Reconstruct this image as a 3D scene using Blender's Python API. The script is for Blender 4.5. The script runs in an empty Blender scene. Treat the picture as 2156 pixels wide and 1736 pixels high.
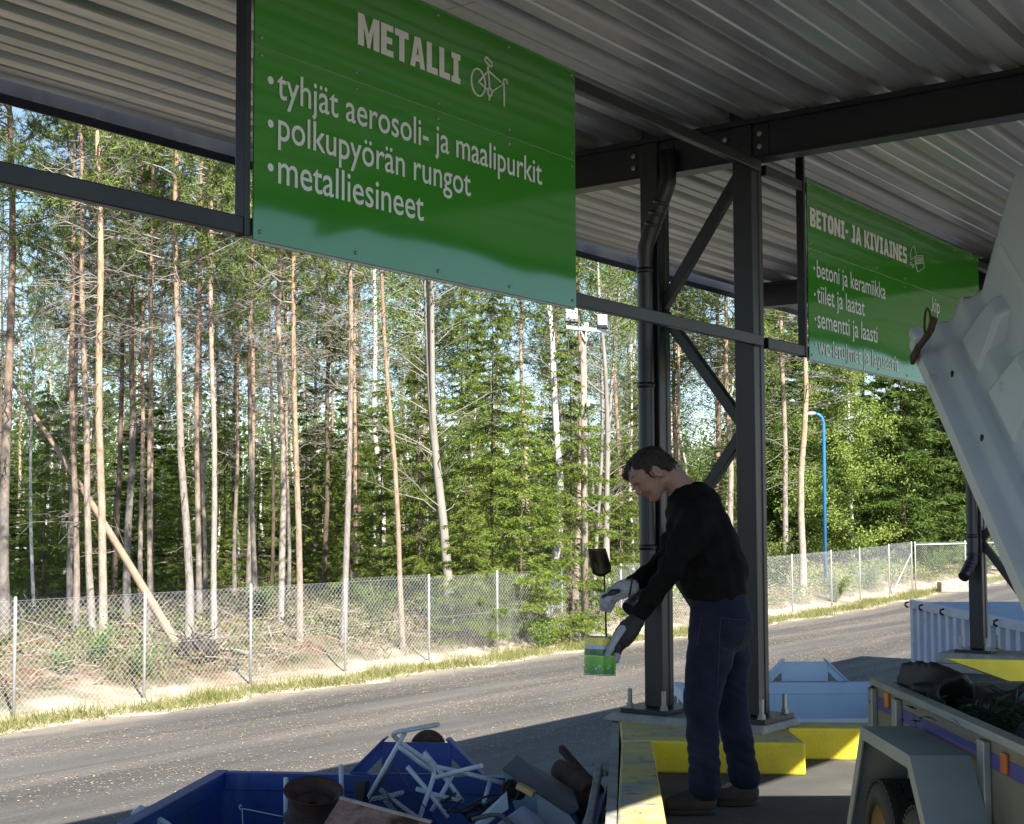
import bpy, bmesh, math, random
import numpy as np
from mathutils import Vector, Matrix

scene = bpy.context.scene
COL = scene.collection

# ------------------------------------------------------------------ camera
# picture units below: pixels of a 2156 x 1736 view of the photograph
FP, CX, CY = 2950.0, 1078.0, 915.0
CAM = Vector((0, 0, 1.3))
TH, RHO = math.atan(175.0 / FP), 0.004
_f = Vector((0, math.cos(TH), math.sin(TH)))
_r0 = Vector((1, 0, 0)); _u0 = Vector((0, -math.sin(TH), math.cos(TH)))
_u = _u0 * math.cos(RHO) + _r0 * math.sin(RHO)
_r = _r0 * math.cos(RHO) - _u0 * math.sin(RHO)
cam_data = bpy.data.cameras.new('camera')
cam = bpy.data.objects.new('camera', cam_data)
COL.objects.link(cam)
M = Matrix((( _r.x, _u.x, -_f.x, CAM.x), (_r.y, _u.y, -_f.y, CAM.y), (_r.z, _u.z, -_f.z, CAM.z), (0, 0, 0, 1)))
cam.matrix_world = M
cam_data.sensor_width = 36.0
cam_data.lens = 36.0 * FP / 2156.0
cam_data.shift_y = (915.0 - 868.0) / 2156.0
cam_data.clip_start = 0.05
cam_data.clip_end = 1500.0
scene.camera = cam
scene.render.resolution_x, scene.render.resolution_y = 1024, 824

# ------------------------------------------------------------------ light
_y = math.atan((3240 - 1078) / FP)           # heading of the shelter
SH = Vector((-math.cos(_y) * .95 + math.sin(_y) * .5, math.sin(_y) * .95 + math.cos(_y) * .5, -1.0))   # the way sunlight travels
sun_el = math.atan2(1.0, math.hypot(SH.x, SH.y))
sun_az = math.atan2(-SH.x, -SH.y)            # clockwise from +Y
world = bpy.data.worlds.new('World'); scene.world = world
world.use_nodes = True
wn = world.node_tree
sky = wn.nodes.new('ShaderNodeTexSky'); sky.sky_type = 'NISHITA'
sky.sun_disc = False; sky.sun_elevation = sun_el; sky.sun_rotation = sun_az
sky.air_density = 1.0; sky.dust_density = 0.4; sky.ozone_density = 2.5
wn.links.new(sky.outputs[0], wn.nodes['Background'].inputs[0])
wn.nodes['Background'].inputs[1].default_value = 0.075
sl = bpy.data.lights.new('sun', 'SUN'); sl.energy = 5.0; sl.angle = math.radians(0.5); sl.color = (1.0, 0.93, 0.82)
so = bpy.data.objects.new('sun', sl); COL.objects.link(so)
so.rotation_euler = SH.to_track_quat('-Z', 'Y').to_euler()
so.location = (6, -12, 20)
scene.view_settings.view_transform = 'Standard'
scene.view_settings.look = 'None'
scene.view_settings.gamma = 1.0
scene.view_settings.use_curve_mapping = False
scene.view_settings.exposure = 1.58
scene.render.engine = 'CYCLES'
cy = scene.cycles
cy.max_bounces = 7; cy.diffuse_bounces = 4; cy.glossy_bounces = 3; cy.transmission_bounces = 3; cy.transparent_max_bounces = 6
cy.caustics_reflective = False; cy.caustics_refractive = False
cy.sample_clamp_indirect = 6.0
cy.use_denoising = True
try: cy.denoiser = 'OPENIMAGEDENOISE'
except Exception: pass

# ------------------------------------------------------------------ axes
YAW = math.atan((3240 - 1078) / FP)
A2 = (math.sin(YAW), math.cos(YAW)); B2 = (-math.cos(YAW), math.sin(YAW))
PHI = math.atan2(A2[1], A2[0])
def W(a, b, z): return Vector((a * A2[0] + b * B2[0], a * A2[1] + b * B2[1], z))
def ab(p): return p[0] * A2[0] + p[1] * A2[1], p[0] * B2[0] + p[1] * B2[1]
def ray(px, py): return _f + _r * ((px - CX) / FP) - _u * ((py - CY) / FP)
def at(px, py, d):
    r = ray(px, py); return CAM + r * (d / r.y)
def gp(px, py, z):
    r = ray(px, py); return CAM + r * ((z - CAM.z) / r.z)
def onb(px, py, b):
    r = ray(px, py); return CAM + r * (b / (r.x * B2[0] + r.y * B2[1]))
ZR = -1.45
def sst(a, b, x):
    t = min(1, max(0, (x - a) / (b - a))); return t * t * (3 - 2 * t)
def gz(a, b):
    z = ZR + 0.022 * max(0, a - 37)
    if b > 17.0:
        z += 0.40 * sst(17.0, 19.3, b) + 0.010 * max(0, b - 19.3)
        w = sst(17.2, 20, b)
        z += w * (0.06 * math.sin(a * 1.1 + 1.3 * math.sin(b * .6)) + 0.05 * math.sin(b * 1.7 + a * .37))
    return z
def gpt(px, py):
    r = ray(px, py); t = 3.0
    while t < 140:
        p = CAM + r * t
        a, b = ab(p)
        if p.z <= gz(a, b): return Vector((p.x, p.y, gz(a, b)))
        t += 0.05
    p = CAM + r * 140; return Vector((p.x, p.y, gz(*ab(p))))

# ------------------------------------------------------------------ materials
def newmat(name):
    m = bpy.data.materials.new(name); m.use_nodes = True
    nt = m.node_tree; p = nt.nodes['Principled BSDF']; return m, nt, p
def col4(c): return (c[0], c[1], c[2], 1)
def pmat(name, c1, c2=None, rough=.6, metal=0.0, scale=6.0, detail=6, bump=0.0, bscale=60.0, stretch=None, contrast=(.35, .65), spec=None, rvar=0.0, bdist=.01):
    m, nt, p = newmat(name)
    tc = nt.nodes.new('ShaderNodeTexCoord'); mp = nt.nodes.new('ShaderNodeMapping')
    nt.links.new(tc.outputs['Object'], mp.inputs[0])
    if stretch: mp.inputs['Scale'].default_value = stretch
    if c2 is None: c2 = tuple(x * .82 for x in c1)
    n = nt.nodes.new('ShaderNodeTexNoise'); n.inputs['Scale'].default_value = scale; n.inputs['Detail'].default_value = detail
    n.inputs['Roughness'].default_value = .62
    nt.links.new(mp.outputs[0], n.inputs['Vector'])
    r = nt.nodes.new('ShaderNodeValToRGB')
    r.color_ramp.elements[0].position, r.color_ramp.elements[1].position = contrast
    r.color_ramp.elements[0].color = col4(c1); r.color_ramp.elements[1].color = col4(c2)
    nt.links.new(n.outputs[0], r.inputs[0]); nt.links.new(r.outputs[0], p.inputs['Base Color'])
    p.inputs['Roughness'].default_value = rough; p.inputs['Metallic'].default_value = metal
    if spec is not None: p.inputs['Specular IOR Level'].default_value = spec
    if rvar:
        mr = nt.nodes.new('ShaderNodeMapRange'); mr.inputs[3].default_value = rough - rvar; mr.inputs[4].default_value = rough + rvar
        nt.links.new(n.outputs[0], mr.inputs[0]); nt.links.new(mr.outputs[0], p.inputs['Roughness'])
    if bump:
        b = nt.nodes.new('ShaderNodeBump'); b.inputs['Strength'].default_value = bump; b.inputs['Distance'].default_value = bdist
        n2 = nt.nodes.new('ShaderNodeTexNoise'); n2.inputs['Scale'].default_value = bscale; n2.inputs['Detail'].default_value = 5
        nt.links.new(mp.outputs[0], n2.inputs['Vector'])
        nt.links.new(n2.outputs[0], b.inputs['Height']); nt.links.new(b.outputs[0], p.inputs['Normal'])
    return m
def over(m, c, scale, lo, hi, rough=None, detail=8, stretch=None):
    """a second noise layer (stain, chip, rust) mixed over the base colour of m"""
    nt = m.node_tree; p = nt.nodes['Principled BSDF']
    old = p.inputs['Base Color'].links[0].from_socket
    tc = nt.nodes.new('ShaderNodeTexCoord'); n = nt.nodes.new('ShaderNodeTexNoise')
    mp = nt.nodes.new('ShaderNodeMapping'); nt.links.new(tc.outputs['Object'], mp.inputs[0]); mp.inputs['Location'].default_value = (3.1, 7.7, 1.9)
    if stretch: mp.inputs['Scale'].default_value = stretch
    n.inputs['Scale'].default_value = scale; n.inputs['Detail'].default_value = detail; n.inputs['Roughness'].default_value = .65
    nt.links.new(mp.outputs[0], n.inputs['Vector'])
    mr = nt.nodes.new('ShaderNodeMapRange'); mr.inputs[1].default_value = lo; mr.inputs[2].default_value = hi
    nt.links.new(n.outputs[0], mr.inputs[0])
    mx = nt.nodes.new('ShaderNodeMix'); mx.data_type = 'RGBA'
    nt.links.new(mr.outputs[0], mx.inputs[0]); nt.links.new(old, mx.inputs[6]); mx.inputs[7].default_value = col4(c)
    nt.links.new(mx.outputs[2], p.inputs['Base Color'])
    return m
def leafmat(name, cols, trans=.35, rough=.55, tcol=None):
    m, nt, p = newmat(name)
    g = nt.nodes.new('ShaderNodeNewGeometry'); r = nt.nodes.new('ShaderNodeValToRGB')
    r.color_ramp.interpolation = 'LINEAR'
    els = r.color_ramp.elements
    while len(els) < len(cols): els.new(.5)
    for i, c in enumerate(cols): els[i].position = i / (len(cols) - 1); els[i].color = col4(c)
    nt.links.new(g.outputs['Random Per Island'], r.inputs[0])
    oi = nt.nodes.new('ShaderNodeObjectInfo')
    hs = nt.nodes.new('ShaderNodeHueSaturation')
    mr = nt.nodes.new('ShaderNodeMapRange'); mr.inputs[3].default_value = .78; mr.inputs[4].default_value = 1.22
    nt.links.new(oi.outputs['Random'], mr.inputs[0]); nt.links.new(mr.outputs[0], hs.inputs['Value'])
    nt.links.new(r.outputs[0], hs.inputs['Color'])
    nt.links.new(hs.outputs[0], p.inputs['Base Color']); p.inputs['Roughness'].default_value = rough
    p.inputs['Specular IOR Level'].default_value = .3
    t = nt.nodes.new('ShaderNodeBsdfTranslucent'); mx = nt.nodes.new('ShaderNodeMixShader'); mx.inputs[0].default_value = trans
    nt.links.new(hs.outputs[0], t.inputs[0])
    nt.links.new(p.outputs[0], mx.inputs[1]); nt.links.new(t.outputs[0], mx.inputs[2])
    nt.links.new(mx.outputs[0], nt.nodes['Material Output'].inputs[0])
    return m

# ------------------------------------------------------------------ builders
def tag(o, label=None, cat=None, group=None, kind=None):
    if label: o['label'] = label
    if cat: o['category'] = cat
    if group: o['group'] = group
    if kind: o['kind'] = kind
    return o
def origin(parent):
    v = Vector((0, 0, 0)); q = parent
    while q is not None: v += q.location; q = q.parent
    return v
def empty(name, loc, label=None, cat=None, group=None, kind=None):
    o = bpy.data.objects.new(name, None); COL.objects.link(o); o.location = loc; o.empty_display_size = .1
    return tag(o, label, cat, group, kind)
def npmesh(name, V, F, mat=None, smooth=False):
    """V (n,3) array, F list of (k,m) index arrays (tris and/or quads)"""
    me = bpy.data.meshes.new(name)
    V = np.asarray(V, np.float32)
    if not isinstance(F, (list, tuple)): F = [F]
    F = [np.asarray(f, np.int32) for f in F if len(f)]
    me.vertices.add(len(V)); me.vertices.foreach_set('co', V.ravel())
    loops = np.concatenate([f.ravel() for f in F]); tot = np.concatenate([np.full(len(f), f.shape[1], np.int32) for f in F])
    me.loops.add(len(loops)); me.loops.foreach_set('vertex_index', loops)
    me.polygons.add(len(tot)); st = np.concatenate([[0], np.cumsum(tot)[:-1]]).astype(np.int32)
    me.polygons.foreach_set('loop_start', st)
    try: me.polygons.foreach_set('loop_total', tot)
    except Exception: pass
    if smooth: me.polygons.foreach_set('use_smooth', np.ones(len(tot), bool))
    me.update(calc_edges=True); me.validate()
    if mat: me.materials.append(mat)
    return me
def link(name, me, parent=None, loc=None):
    o = bpy.data.objects.new(name, me); COL.objects.link(o)
    if parent: o.parent = parent
    if loc is not None: o.location = loc
    return o
class MB:
    def __init__(s): s.v = []; s.f = []; s.sm = []
    def add(s, vs, fs, smooth=False):
        k = len(s.v); s.v += [Vector(v) for v in vs]
        for f in fs: s.f.append([i + k for i in f]); s.sm.append(smooth)
        return s
    def hexa(s, c8):
        return s.add(c8, [(0, 3, 2, 1), (4, 5, 6, 7), (0, 1, 5, 4), (1, 2, 6, 5), (2, 3, 7, 6), (3, 0, 4, 7)])
    def box(s, c, size, X=(1, 0, 0), Y=(0, 1, 0), Z=(0, 0, 1)):
        c = Vector(c); X, Y, Z = Vector(X) * size[0] / 2, Vector(Y) * size[1] / 2, Vector(Z) * size[2] / 2
        return s.hexa([c - X - Y - Z, c + X - Y - Z, c + X + Y - Z, c - X + Y - Z, c - X - Y + Z, c + X - Y + Z, c + X + Y + Z, c - X + Y + Z])
    def bar(s, p, q, w, h, up=(0, 0, 1)):
        p, q = Vector(p), Vector(q); d = (q - p).normalized(); up = Vector(up)
        sd = d.cross(up).normalized(); u = sd.cross(d).normalized()
        return s.box((p + q) / 2, ((q - p).length, w, h), d, sd, u)
    def tube(s, pts, r, n=8, cap=True, smooth=True):
        pts = [Vector(p) for p in pts]; R = r if isinstance(r, (list, tuple)) else [r] * len(pts)
        k = len(s.v); prev = None
        for i, p in enumerate(pts):
            d = (pts[min(i + 1, len(pts) - 1)] - pts[max(i - 1, 0)])
            d = d.normalized() if d.length > 1e-9 else Vector((0, 0, 1))
            if prev is None:
                ref = Vector((0, 0, 1)) if abs(d.z) < .9 else Vector((1, 0, 0)); x = d.cross(ref).normalized()
            else:
                x = (prev - d * prev.dot(d)).normalized()
            prev = x; y = d.cross(x)
            for j in range(n):
                t = 2 * math.pi * j / n; s.v.append(p + (x * math.cos(t) + y * math.sin(t)) * R[i])
        for i in range(len(pts) - 1):
            for j in range(n):
                s.f.append([k + i * n + j, k + i * n + (j + 1) % n, k + (i + 1) * n + (j + 1) % n, k + (i + 1) * n + j]); s.sm.append(smooth)
        if cap:
            s.f.append([k + j for j in reversed(range(n))]); s.sm.append(False)
            s.f.append([k + (len(pts) - 1) * n + j for j in range(n)]); s.sm.append(False)
        return s
    def lathe(s, prof, c, axis=(0, 0, 1), n=24, smooth=True, close=False):
        c = Vector(c); ax = Vector(axis).normalized(); ref = Vector((1, 0, 0)) if abs(ax.x) < .9 else Vector((0, 1, 0))
        x = ax.cross(ref).normalized(); y = ax.cross(x); k = len(s.v)
        for r, h in prof:
            for j in range(n):
                t = 2 * math.pi * j / n; s.v.append(c + ax * h + (x * math.cos(t) + y * math.sin(t)) * r)
        m = len(prof)
        for i in range(m if close else m - 1):
            i2 = (i + 1) % m
            for j in range(n):
                s.f.append([k + i * n + j, k + i * n + (j + 1) % n, k + i2 * n + (j + 1) % n, k + i2 * n + j]); s.sm.append(smooth)
        return s
    def prism(s, poly, d):
        """poly: 3-D points in order; d: extrusion vector"""
        n = len(poly); poly = [Vector(p) for p in poly]; d = Vector(d)
        return s.add(poly + [p + d for p in poly], [tuple(reversed(range(n))), tuple(range(n, 2 * n))] + [(i, (i + 1) % n, n + (i + 1) % n, n + i) for i in range(n)])
    def grid(s, rows, smooth=True):
        k = len(s.v); n = len(rows[0])
        for r in rows: s.v += [Vector(p) for p in r]
        for i in range(len(rows) - 1):
            for j in range(n - 1):
                s.f.append([k + i * n + j, k + i * n + j + 1, k + (i + 1) * n + j + 1, k + (i + 1) * n + j]); s.sm.append(smooth)
        return s
    def build(s, name, mat, parent=None, bevel=0, fix=True):
        o = origin(parent) if parent else Vector((0, 0, 0))
        me = bpy.data.meshes.new(name)
        me.from_pydata([tuple(v - o) for v in s.v], [], s.f)
        me.polygons.foreach_set('use_smooth', s.sm)
        me.update(); me.validate()
        if fix:
            bm = bmesh.new(); bm.from_mesh(me); bmesh.ops.recalc_face_normals(bm, faces=bm.faces); bm.to_mesh(me); bm.free()
        if mat: me.materials.append(mat)
        ob = link(name, me, parent)
        if bevel:
            m = ob.modifiers.new('bevel', 'BEVEL'); m.width = bevel; m.segments = 2; m.limit_method = 'ANGLE'; m.angle_limit = math.radians(40)
        return ob
def recenter(ob):
    """move a top-level mesh's origin to the base of its bounding box"""
    me = ob.data; n = len(me.vertices); V = np.empty(n * 3, np.float32); me.vertices.foreach_get('co', V); V = V.reshape(-1, 3)
    c = np.array([(V[:, 0].min() + V[:, 0].max()) / 2, (V[:, 1].min() + V[:, 1].max()) / 2, V[:, 2].min()])
    V -= c; me.vertices.foreach_set('co', V.ravel()); me.update(); ob.location = ob.location + Vector(c); return ob

# signed-distance modelling for bodies and soft things
def smin(a, b, k):
    h = np.clip(.5 + .5 * (b - a) / k, 0, 1); return b + (a - b) * h - k * h * (1 - h)
def cap(P, a, b, ra, rb, ys=1.0, y0=None):
    a, b = np.array(a, float), np.array(b, float); X, Y, Z = P
    if ys != 1.0:
        Y = y0 + (Y - y0) * ys; a = a.copy(); b = b.copy(); a[1] = y0 + (a[1] - y0) * ys; b[1] = y0 + (b[1] - y0) * ys
    d = b - a; L = (d * d).sum() + 1e-12
    t = np.clip(((X - a[0]) * d[0] + (Y - a[1]) * d[1] + (Z - a[2]) * d[2]) / L, 0, 1)
    return np.sqrt((X - a[0] - t * d[0]) ** 2 + (Y - a[1] - t * d[1]) ** 2 + (Z - a[2] - t * d[2]) ** 2) - (ra + (rb - ra) * t)
def ell(P, c, r, axes=None):
    X, Y, Z = P[0] - c[0], P[1] - c[1], P[2] - c[2]
    if axes is not None:
        e = [np.array(v, float) for v in axes]
        X, Y, Z = [X * v[0] + Y * v[1] + Z * v[2] for v in e]
    k = np.sqrt((X / r[0]) ** 2 + (Y / r[1]) ** 2 + (Z / r[2]) ** 2)
    return (k - 1) * min(r)
def chain(P, pts, k=.03, ys=1.0, y0=None):
    d = None
    for (a, ra), (b, rb) in zip(pts, pts[1:]):
        e = cap(P, a, b, ra, rb, ys, y0); d = e if d is None else smin(d, e, k)
    return d
def nets(f, lo, hi, h):
    lo, hi = np.array(lo, float), np.array(hi, float)
    n = np.maximum(((hi - lo) / h).astype(int) + 2, 4)
    xs = [lo[i] + h * np.arange(n[i]) for i in range(3)]
    G = np.meshgrid(*xs, indexing='ij'); v = f(G)
    c = [v[i:n[0] - 1 + i, j:n[1] - 1 + j, k:n[2] - 1 + k] for i in (0, 1) for j in (0, 1) for k in (0, 1)]
    off = [(i, j, k) for i in (0, 1) for j in (0, 1) for k in (0, 1)]
    ng = sum((x < 0).astype(int) for x in c); act = (ng > 0) & (ng < 8)
    idx = -np.ones(act.shape, int); I = np.argwhere(act); idx[act] = np.arange(len(I))
    acc = np.zeros((len(I), 3)); cnt = np.zeros(len(I)); ca = [x[act] for x in c]
    for p in range(8):
        for q in range(p + 1, 8):
            if sum(abs(off[p][t] - off[q][t]) for t in range(3)) != 1: continue
            s = (ca[p] < 0) != (ca[q] < 0)
            t = np.where(s, ca[p] / np.where(s, ca[p] - ca[q], 1), 0)[:, None]
            acc += np.where(s[:, None], np.array(off[p]) + t * (np.array(off[q]) - np.array(off[p])), 0); cnt += s
    V = lo + h * (I + acc / cnt[:, None]); F = []
    for ax in range(3):
        u, w = (ax + 1) % 3, (ax + 2) % 3
        sl0 = [slice(1, -1)] * 3; sl0[ax] = slice(0, n[ax] - 1); sl1 = list(sl0); sl1[ax] = slice(1, n[ax])
        s0 = v[tuple(sl0)] < 0; s1 = v[tuple(sl1)] < 0
        E = np.argwhere(s0 != s1); fl = s0[s0 != s1]
        base = E.copy(); base[:, u] += 1; base[:, w] += 1
        def cid(du, dw):
            q = base.copy(); q[:, u] += du; q[:, w] += dw; return idx[q[:, 0], q[:, 1], q[:, 2]]
        quad = np.stack([cid(-1, -1), cid(0, -1), cid(0, 0), cid(-1, 0)], 1)
        quad[~fl] = quad[~fl][:, ::-1]; F.append(quad)
    F = np.concatenate(F); F = F[(F >= 0).all(1)]
    return V, F
def sdf(name, f, lo, hi, h, mat, parent=None):
    V, F = nets(f, lo, hi, h)
    o = origin(parent) if parent else Vector((0, 0, 0))
    return link(name, npmesh(name, V - np.array(o), F, mat, True), parent)

# ------------------------------------------------------------------ shared materials
steel = pmat('dark_grey_painted_steel', (.0085, .0105, .014), (.0125, .0145, .0185), rough=.38, scale=3, bump=.05, bscale=120, rvar=.08)
over(steel, (.032, .032, .031), 2.2, .50, .85, stretch=(1, 1, .25)); over(steel, (.06, .058, .054), 55, .70, .80)
zinc = pmat('zinc_bolt', (.35, .36, .36), (.25, .25, .25), rough=.45, metal=.9)
concrete = pmat('weathered_concrete', (.36, .35, .32), (.22, .22, .205), rough=.9, scale=9, detail=10, bump=.5, bscale=70)
over(concrete, (.10, .10, .095), 14, .58, .75)
yellow = pmat('yellow_kerb_paint', (.84, .68, .03), (.74, .58, .03), rough=.6, scale=5, bump=.25, bscale=60)
over(yellow, (.26, .25, .22), 9, .67, .74, stretch=(1, 1, 1.3)); over(yellow, (.55, .45, .06), 2.5, .5, .75)
yellow_worn = pmat('worn_yellow_kerb_top', (.62, .50, .10), (.44, .40, .24), rough=.8, scale=6, detail=10, bump=.5, bscale=80)
over(yellow_worn, (.30, .29, .26), 3.0, .50, .62); over(yellow_worn, (.10, .095, .085), 13, .58, .66, stretch=(1, 1.8, 1))
roof_m, nt, p = newmat('galvanised_roof_sheet')
tc = nt.nodes.new('ShaderNodeTexCoord'); mp = nt.nodes.new('ShaderNodeMapping'); mp.inputs['Scale'].default_value = (.25, 5, 5)
nt.links.new(tc.outputs['Object'], mp.inputs[0])
n = nt.nodes.new('ShaderNodeTexNoise'); n.inputs['Scale'].default_value = 2.2; n.inputs['Detail'].default_value = 7; nt.links.new(mp.outputs[0], n.inputs['Vector'])
r = nt.nodes.new('ShaderNodeValToRGB'); r.color_ramp.elements[0].position = .3; r.color_ramp.elements[1].position = .72
r.color_ramp.elements[0].color = (.34, .36, .37, 1); r.color_ramp.elements[1].color = (.60, .60, .58, 1)
nt.links.new(n.outputs[0], r.inputs[0]); nt.links.new(r.outputs[0], p.inputs['Base Color'])
p.inputs['Metallic'].default_value = .82
mr = nt.nodes.new('ShaderNodeMapRange'); mr.inputs[3].default_value = .30; mr.inputs[4].default_value = .48
n2 = nt.nodes.new('ShaderNodeTexNoise'); n2.inputs['Scale'].default_value = 1.4; n2.inputs['Detail'].default_value = 6; nt.links.new(tc.outputs['Object'], n2.inputs['Vector'])
nt.links.new(n2.outputs[0], mr.inputs[0]); nt.links.new(mr.outputs[0], p.inputs['Roughness'])
bp = nt.nodes.new('ShaderNodeBump'); bp.inputs['Strength'].default_value = .25; bp.inputs['Distance'].default_value = .01
nt.links.new(n.outputs[0], bp.inputs['Height']); nt.links.new(bp.outputs[0], p.inputs['Normal'])

# ------------------------------------------------------------------ ground
def grid_ab(name, As, Bs, zf, mat, bedge=None):
    V = []; nb = len(Bs)
    for a in As:
        for j, b in enumerate(Bs):
            bb = b + (bedge(a, b) if bedge else 0)
            V.append((a, bb, zf(a, bb)))
    na = len(As); i = np.arange(na - 1)[:, None] * nb + np.arange(nb - 1)[None, :]; i = i.ravel()
    F = np.stack([i, i + nb, i + nb + 1, i + 1], 1)
    o = link(name, npmesh(name, V, F, mat, True)); o.rotation_euler = (0, 0, PHI); return o
As = np.concatenate([np.arange(-120, -6, 6), np.arange(-6, 64, .5), np.arange(64, 400, 14)])
Bs = np.concatenate([np.arange(-120, 0, 12), np.arange(0, 16.5, 1.5), np.arange(16.5, 26, .3), np.arange(26, 60, 1.5), np.arange(60, 400, 14)])
ter, nt, p = newmat('sand_and_heath')
tc = nt.nodes.new('ShaderNodeTexCoord'); sp = nt.nodes.new('ShaderNodeSeparateXYZ'); nt.links.new(tc.outputs['Object'], sp.inputs[0])
def noise(nt, tc, scale, detail=8, rough=.6, loc=(0, 0, 0), sc=(1, 1, 1)):
    m = nt.nodes.new('ShaderNodeMapping'); m.inputs['Location'].default_value = loc; m.inputs['Scale'].default_value = sc
    nt.links.new(tc.outputs['Object'], m.inputs[0])
    n = nt.nodes.new('ShaderNodeTexNoise'); n.inputs['Scale'].default_value = scale; n.inputs['Detail'].default_value = detail; n.inputs['Roughness'].default_value = rough
    nt.links.new(m.outputs[0], n.inputs['Vector']); return n.outputs[0]
def ramp(nt, sock, stops):
    r = nt.nodes.new('ShaderNodeValToRGB'); e = r.color_ramp.elements
    while len(e) < len(stops): e.new(.5)
    for k, (q, c) in enumerate(stops): e[k].position = q; e[k].color = col4(c)
    nt.links.new(sock, r.inputs[0]); return r.outputs[0]
def math2(nt, op, a, b):
    m = nt.nodes.new('ShaderNodeMath'); m.operation = op
    for i, x in enumerate((a, b)):
        if isinstance(x, (int, float)): m.inputs[i].default_value = x
        else: nt.links.new(x, m.inputs[i])
    return m.outputs[0]
def mixc(nt, f, a, b):
    m = nt.nodes.new('ShaderNodeMix'); m.data_type = 'RGBA'
    nt.links.new(f, m.inputs[0]) if not isinstance(f, (int, float)) else setattr(m.inputs[0], 'default_value', f)
    for i, x in ((6, a), (7, b)):
        if isinstance(x, tuple): m.inputs[i].default_value = col4(x)
        else: nt.links.new(x, m.inputs[i])
    return m.outputs[2]
sand = ramp(nt, noise(nt, tc, 3, 10), [(.3, (.40, .33, .25)), (.7, (.56, .49, .39))])
heath = ramp(nt, noise(nt, tc, 1.3, 10, .7), [(.28, (.03, .04, .015)), (.42, (.085, .085, .035)), (.52, (.15, .12, .07)), (.62, (.13, .06, .03)), (.75, (.07, .09, .03))])
edge = math2(nt, 'ADD', sp.outputs[1], math2(nt, 'MULTIPLY', noise(nt, tc, .7, 6), 5.0))
mr = nt.nodes.new('ShaderNodeMapRange'); mr.inputs[1].default_value = 19.6; mr.inputs[2].default_value = 21.0; nt.links.new(edge, mr.inputs[0])
nt.links.new(mixc(nt, mr.outputs[0], sand, heath), p.inputs['Base Color']); p.inputs['Roughness'].default_value = .95
bp = nt.nodes.new('ShaderNodeBump'); bp.inputs['Strength'].default_value = .7; bp.inputs['Distance'].default_value = .05
nt.links.new(noise(nt, tc, 9, 10, .7), bp.inputs['Height']); nt.links.new(bp.outputs[0], p.inputs['Normal'])
ground = grid_ab('ground', As, Bs, lambda a, b: gz(a, b) - .004, ter); tag(ground, kind='structure')

asp, nt, p = newmat('asphalt')
tc = nt.nodes.new('ShaderNodeTexCoord')
base = ramp(nt, noise(nt, tc, .8, 9, .65, sc=(.22, 1.6, 1)), [(.3, (.070, .067, .063)), (.5, (.096, .091, .085)), (.72, (.150, .141, .130))])
grain = ramp(nt, noise(nt, tc, 55, 4, .7), [(.3, (.55, .55, .55)), (.7, (1.35, 1.33, 1.3))])
mm = nt.nodes.new('ShaderNodeMix'); mm.data_type = 'RGBA'; mm.blend_type = 'MULTIPLY'; mm.inputs[0].default_value = 1
nt.links.new(base, mm.inputs[6]); nt.links.new(grain, mm.inputs[7])
sp = nt.nodes.new('ShaderNodeSeparateXYZ'); nt.links.new(tc.outputs['Object'], sp.inputs[0])
trk = ramp(nt, noise(nt, tc, 1.1, 4, .5, loc=(0, 4, 0), sc=(.05, 1.3, 1)), [(.40, (.72, .72, .72)), (.55, (1.05, 1.04, 1.03)), (.7, (1.2, 1.18, 1.15))])
m3 = nt.nodes.new('ShaderNodeMix'); m3.data_type = 'RGBA'; m3.blend_type = 'MULTIPLY'; m3.inputs[0].default_value = 1
nt.links.new(mm.outputs[2], m3.inputs[6]); nt.links.new(trk, m3.inputs[7])
ed = nt.nodes.new('ShaderNodeMapRange'); ed.inputs[1].default_value = 15.9; ed.inputs[2].default_value = 16.8; nt.links.new(math2(nt, 'ADD', sp.outputs[1], math2(nt, 'MULTIPLY', noise(nt, tc, 2.2, 8, .7), .9)), ed.inputs[0])
nt.links.new(mixc(nt, ed.outputs[0], m3.outputs[2], (.33, .28, .21)), p.inputs['Base Color']); p.inputs['Roughness'].default_value = .85
bp = nt.nodes.new('ShaderNodeBump'); bp.inputs['Strength'].default_value = .5; bp.inputs['Distance'].default_value = .008
nt.links.new(noise(nt, tc, 90, 5, .7), bp.inputs['Height']); nt.links.new(bp.outputs[0], p.inputs['Normal'])
AR = np.concatenate([np.arange(-40, -4, 4), np.arange(-4, 60, .4), np.arange(60, 100, 8)])
def redge(a, b): return (.16 * math.sin(a * 1.7) + .12 * math.sin(a * 4.1 + 1) + .07 * math.sin(a * 9.3)) if b > 15.5 else 0
road = grid_ab('road', AR, np.array([1.0, 6, 11, 14, 15.2, 16.0]), lambda a, b: gz(a, b), asp, redge); tag(road, kind='structure')
# pale seed flakes strewn over the road
rng = np.random.default_rng(5)
N = 105000
fa = rng.uniform(-2, 44, N); fb = 5.9 + 10.1 * rng.beta(1.5, 1.2, N)
keep = (np.sin(fa * .8 + fb * 2.1) + np.sin(fb * 3.3 - fa * .21) + rng.normal(0, 1.0, N)) > -.2
fa, fb = fa[keep], fb[keep]; N = len(fa)
an = rng.uniform(0, 6.28, N); L = rng.uniform(.005, .015, N); Wd = L * rng.uniform(.3, .7, N); tilt = rng.uniform(.001, .008, (N, 4))
zb = np.array([gz(x, 8) for x in fa]) + .003
P4 = []
for k, (sx, sy) in enumerate(((-1, -1), (1, -1), (1, 1), (-1, 1))):
    x = fa + np.cos(an) * L * sx - np.sin(an) * Wd * sy; y = fb + np.sin(an) * L * sx + np.cos(an) * Wd * sy
    P4.append(np.stack([x, y, zb + tilt[:, k]], 1))
V = np.stack(P4, 1).reshape(-1, 3)
flake = leafmat('dry_seed_flake', [(.24, .185, .12), (.31, .25, .17), (.17, .13, .085), (.35, .30, .23)], trans=0)
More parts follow.
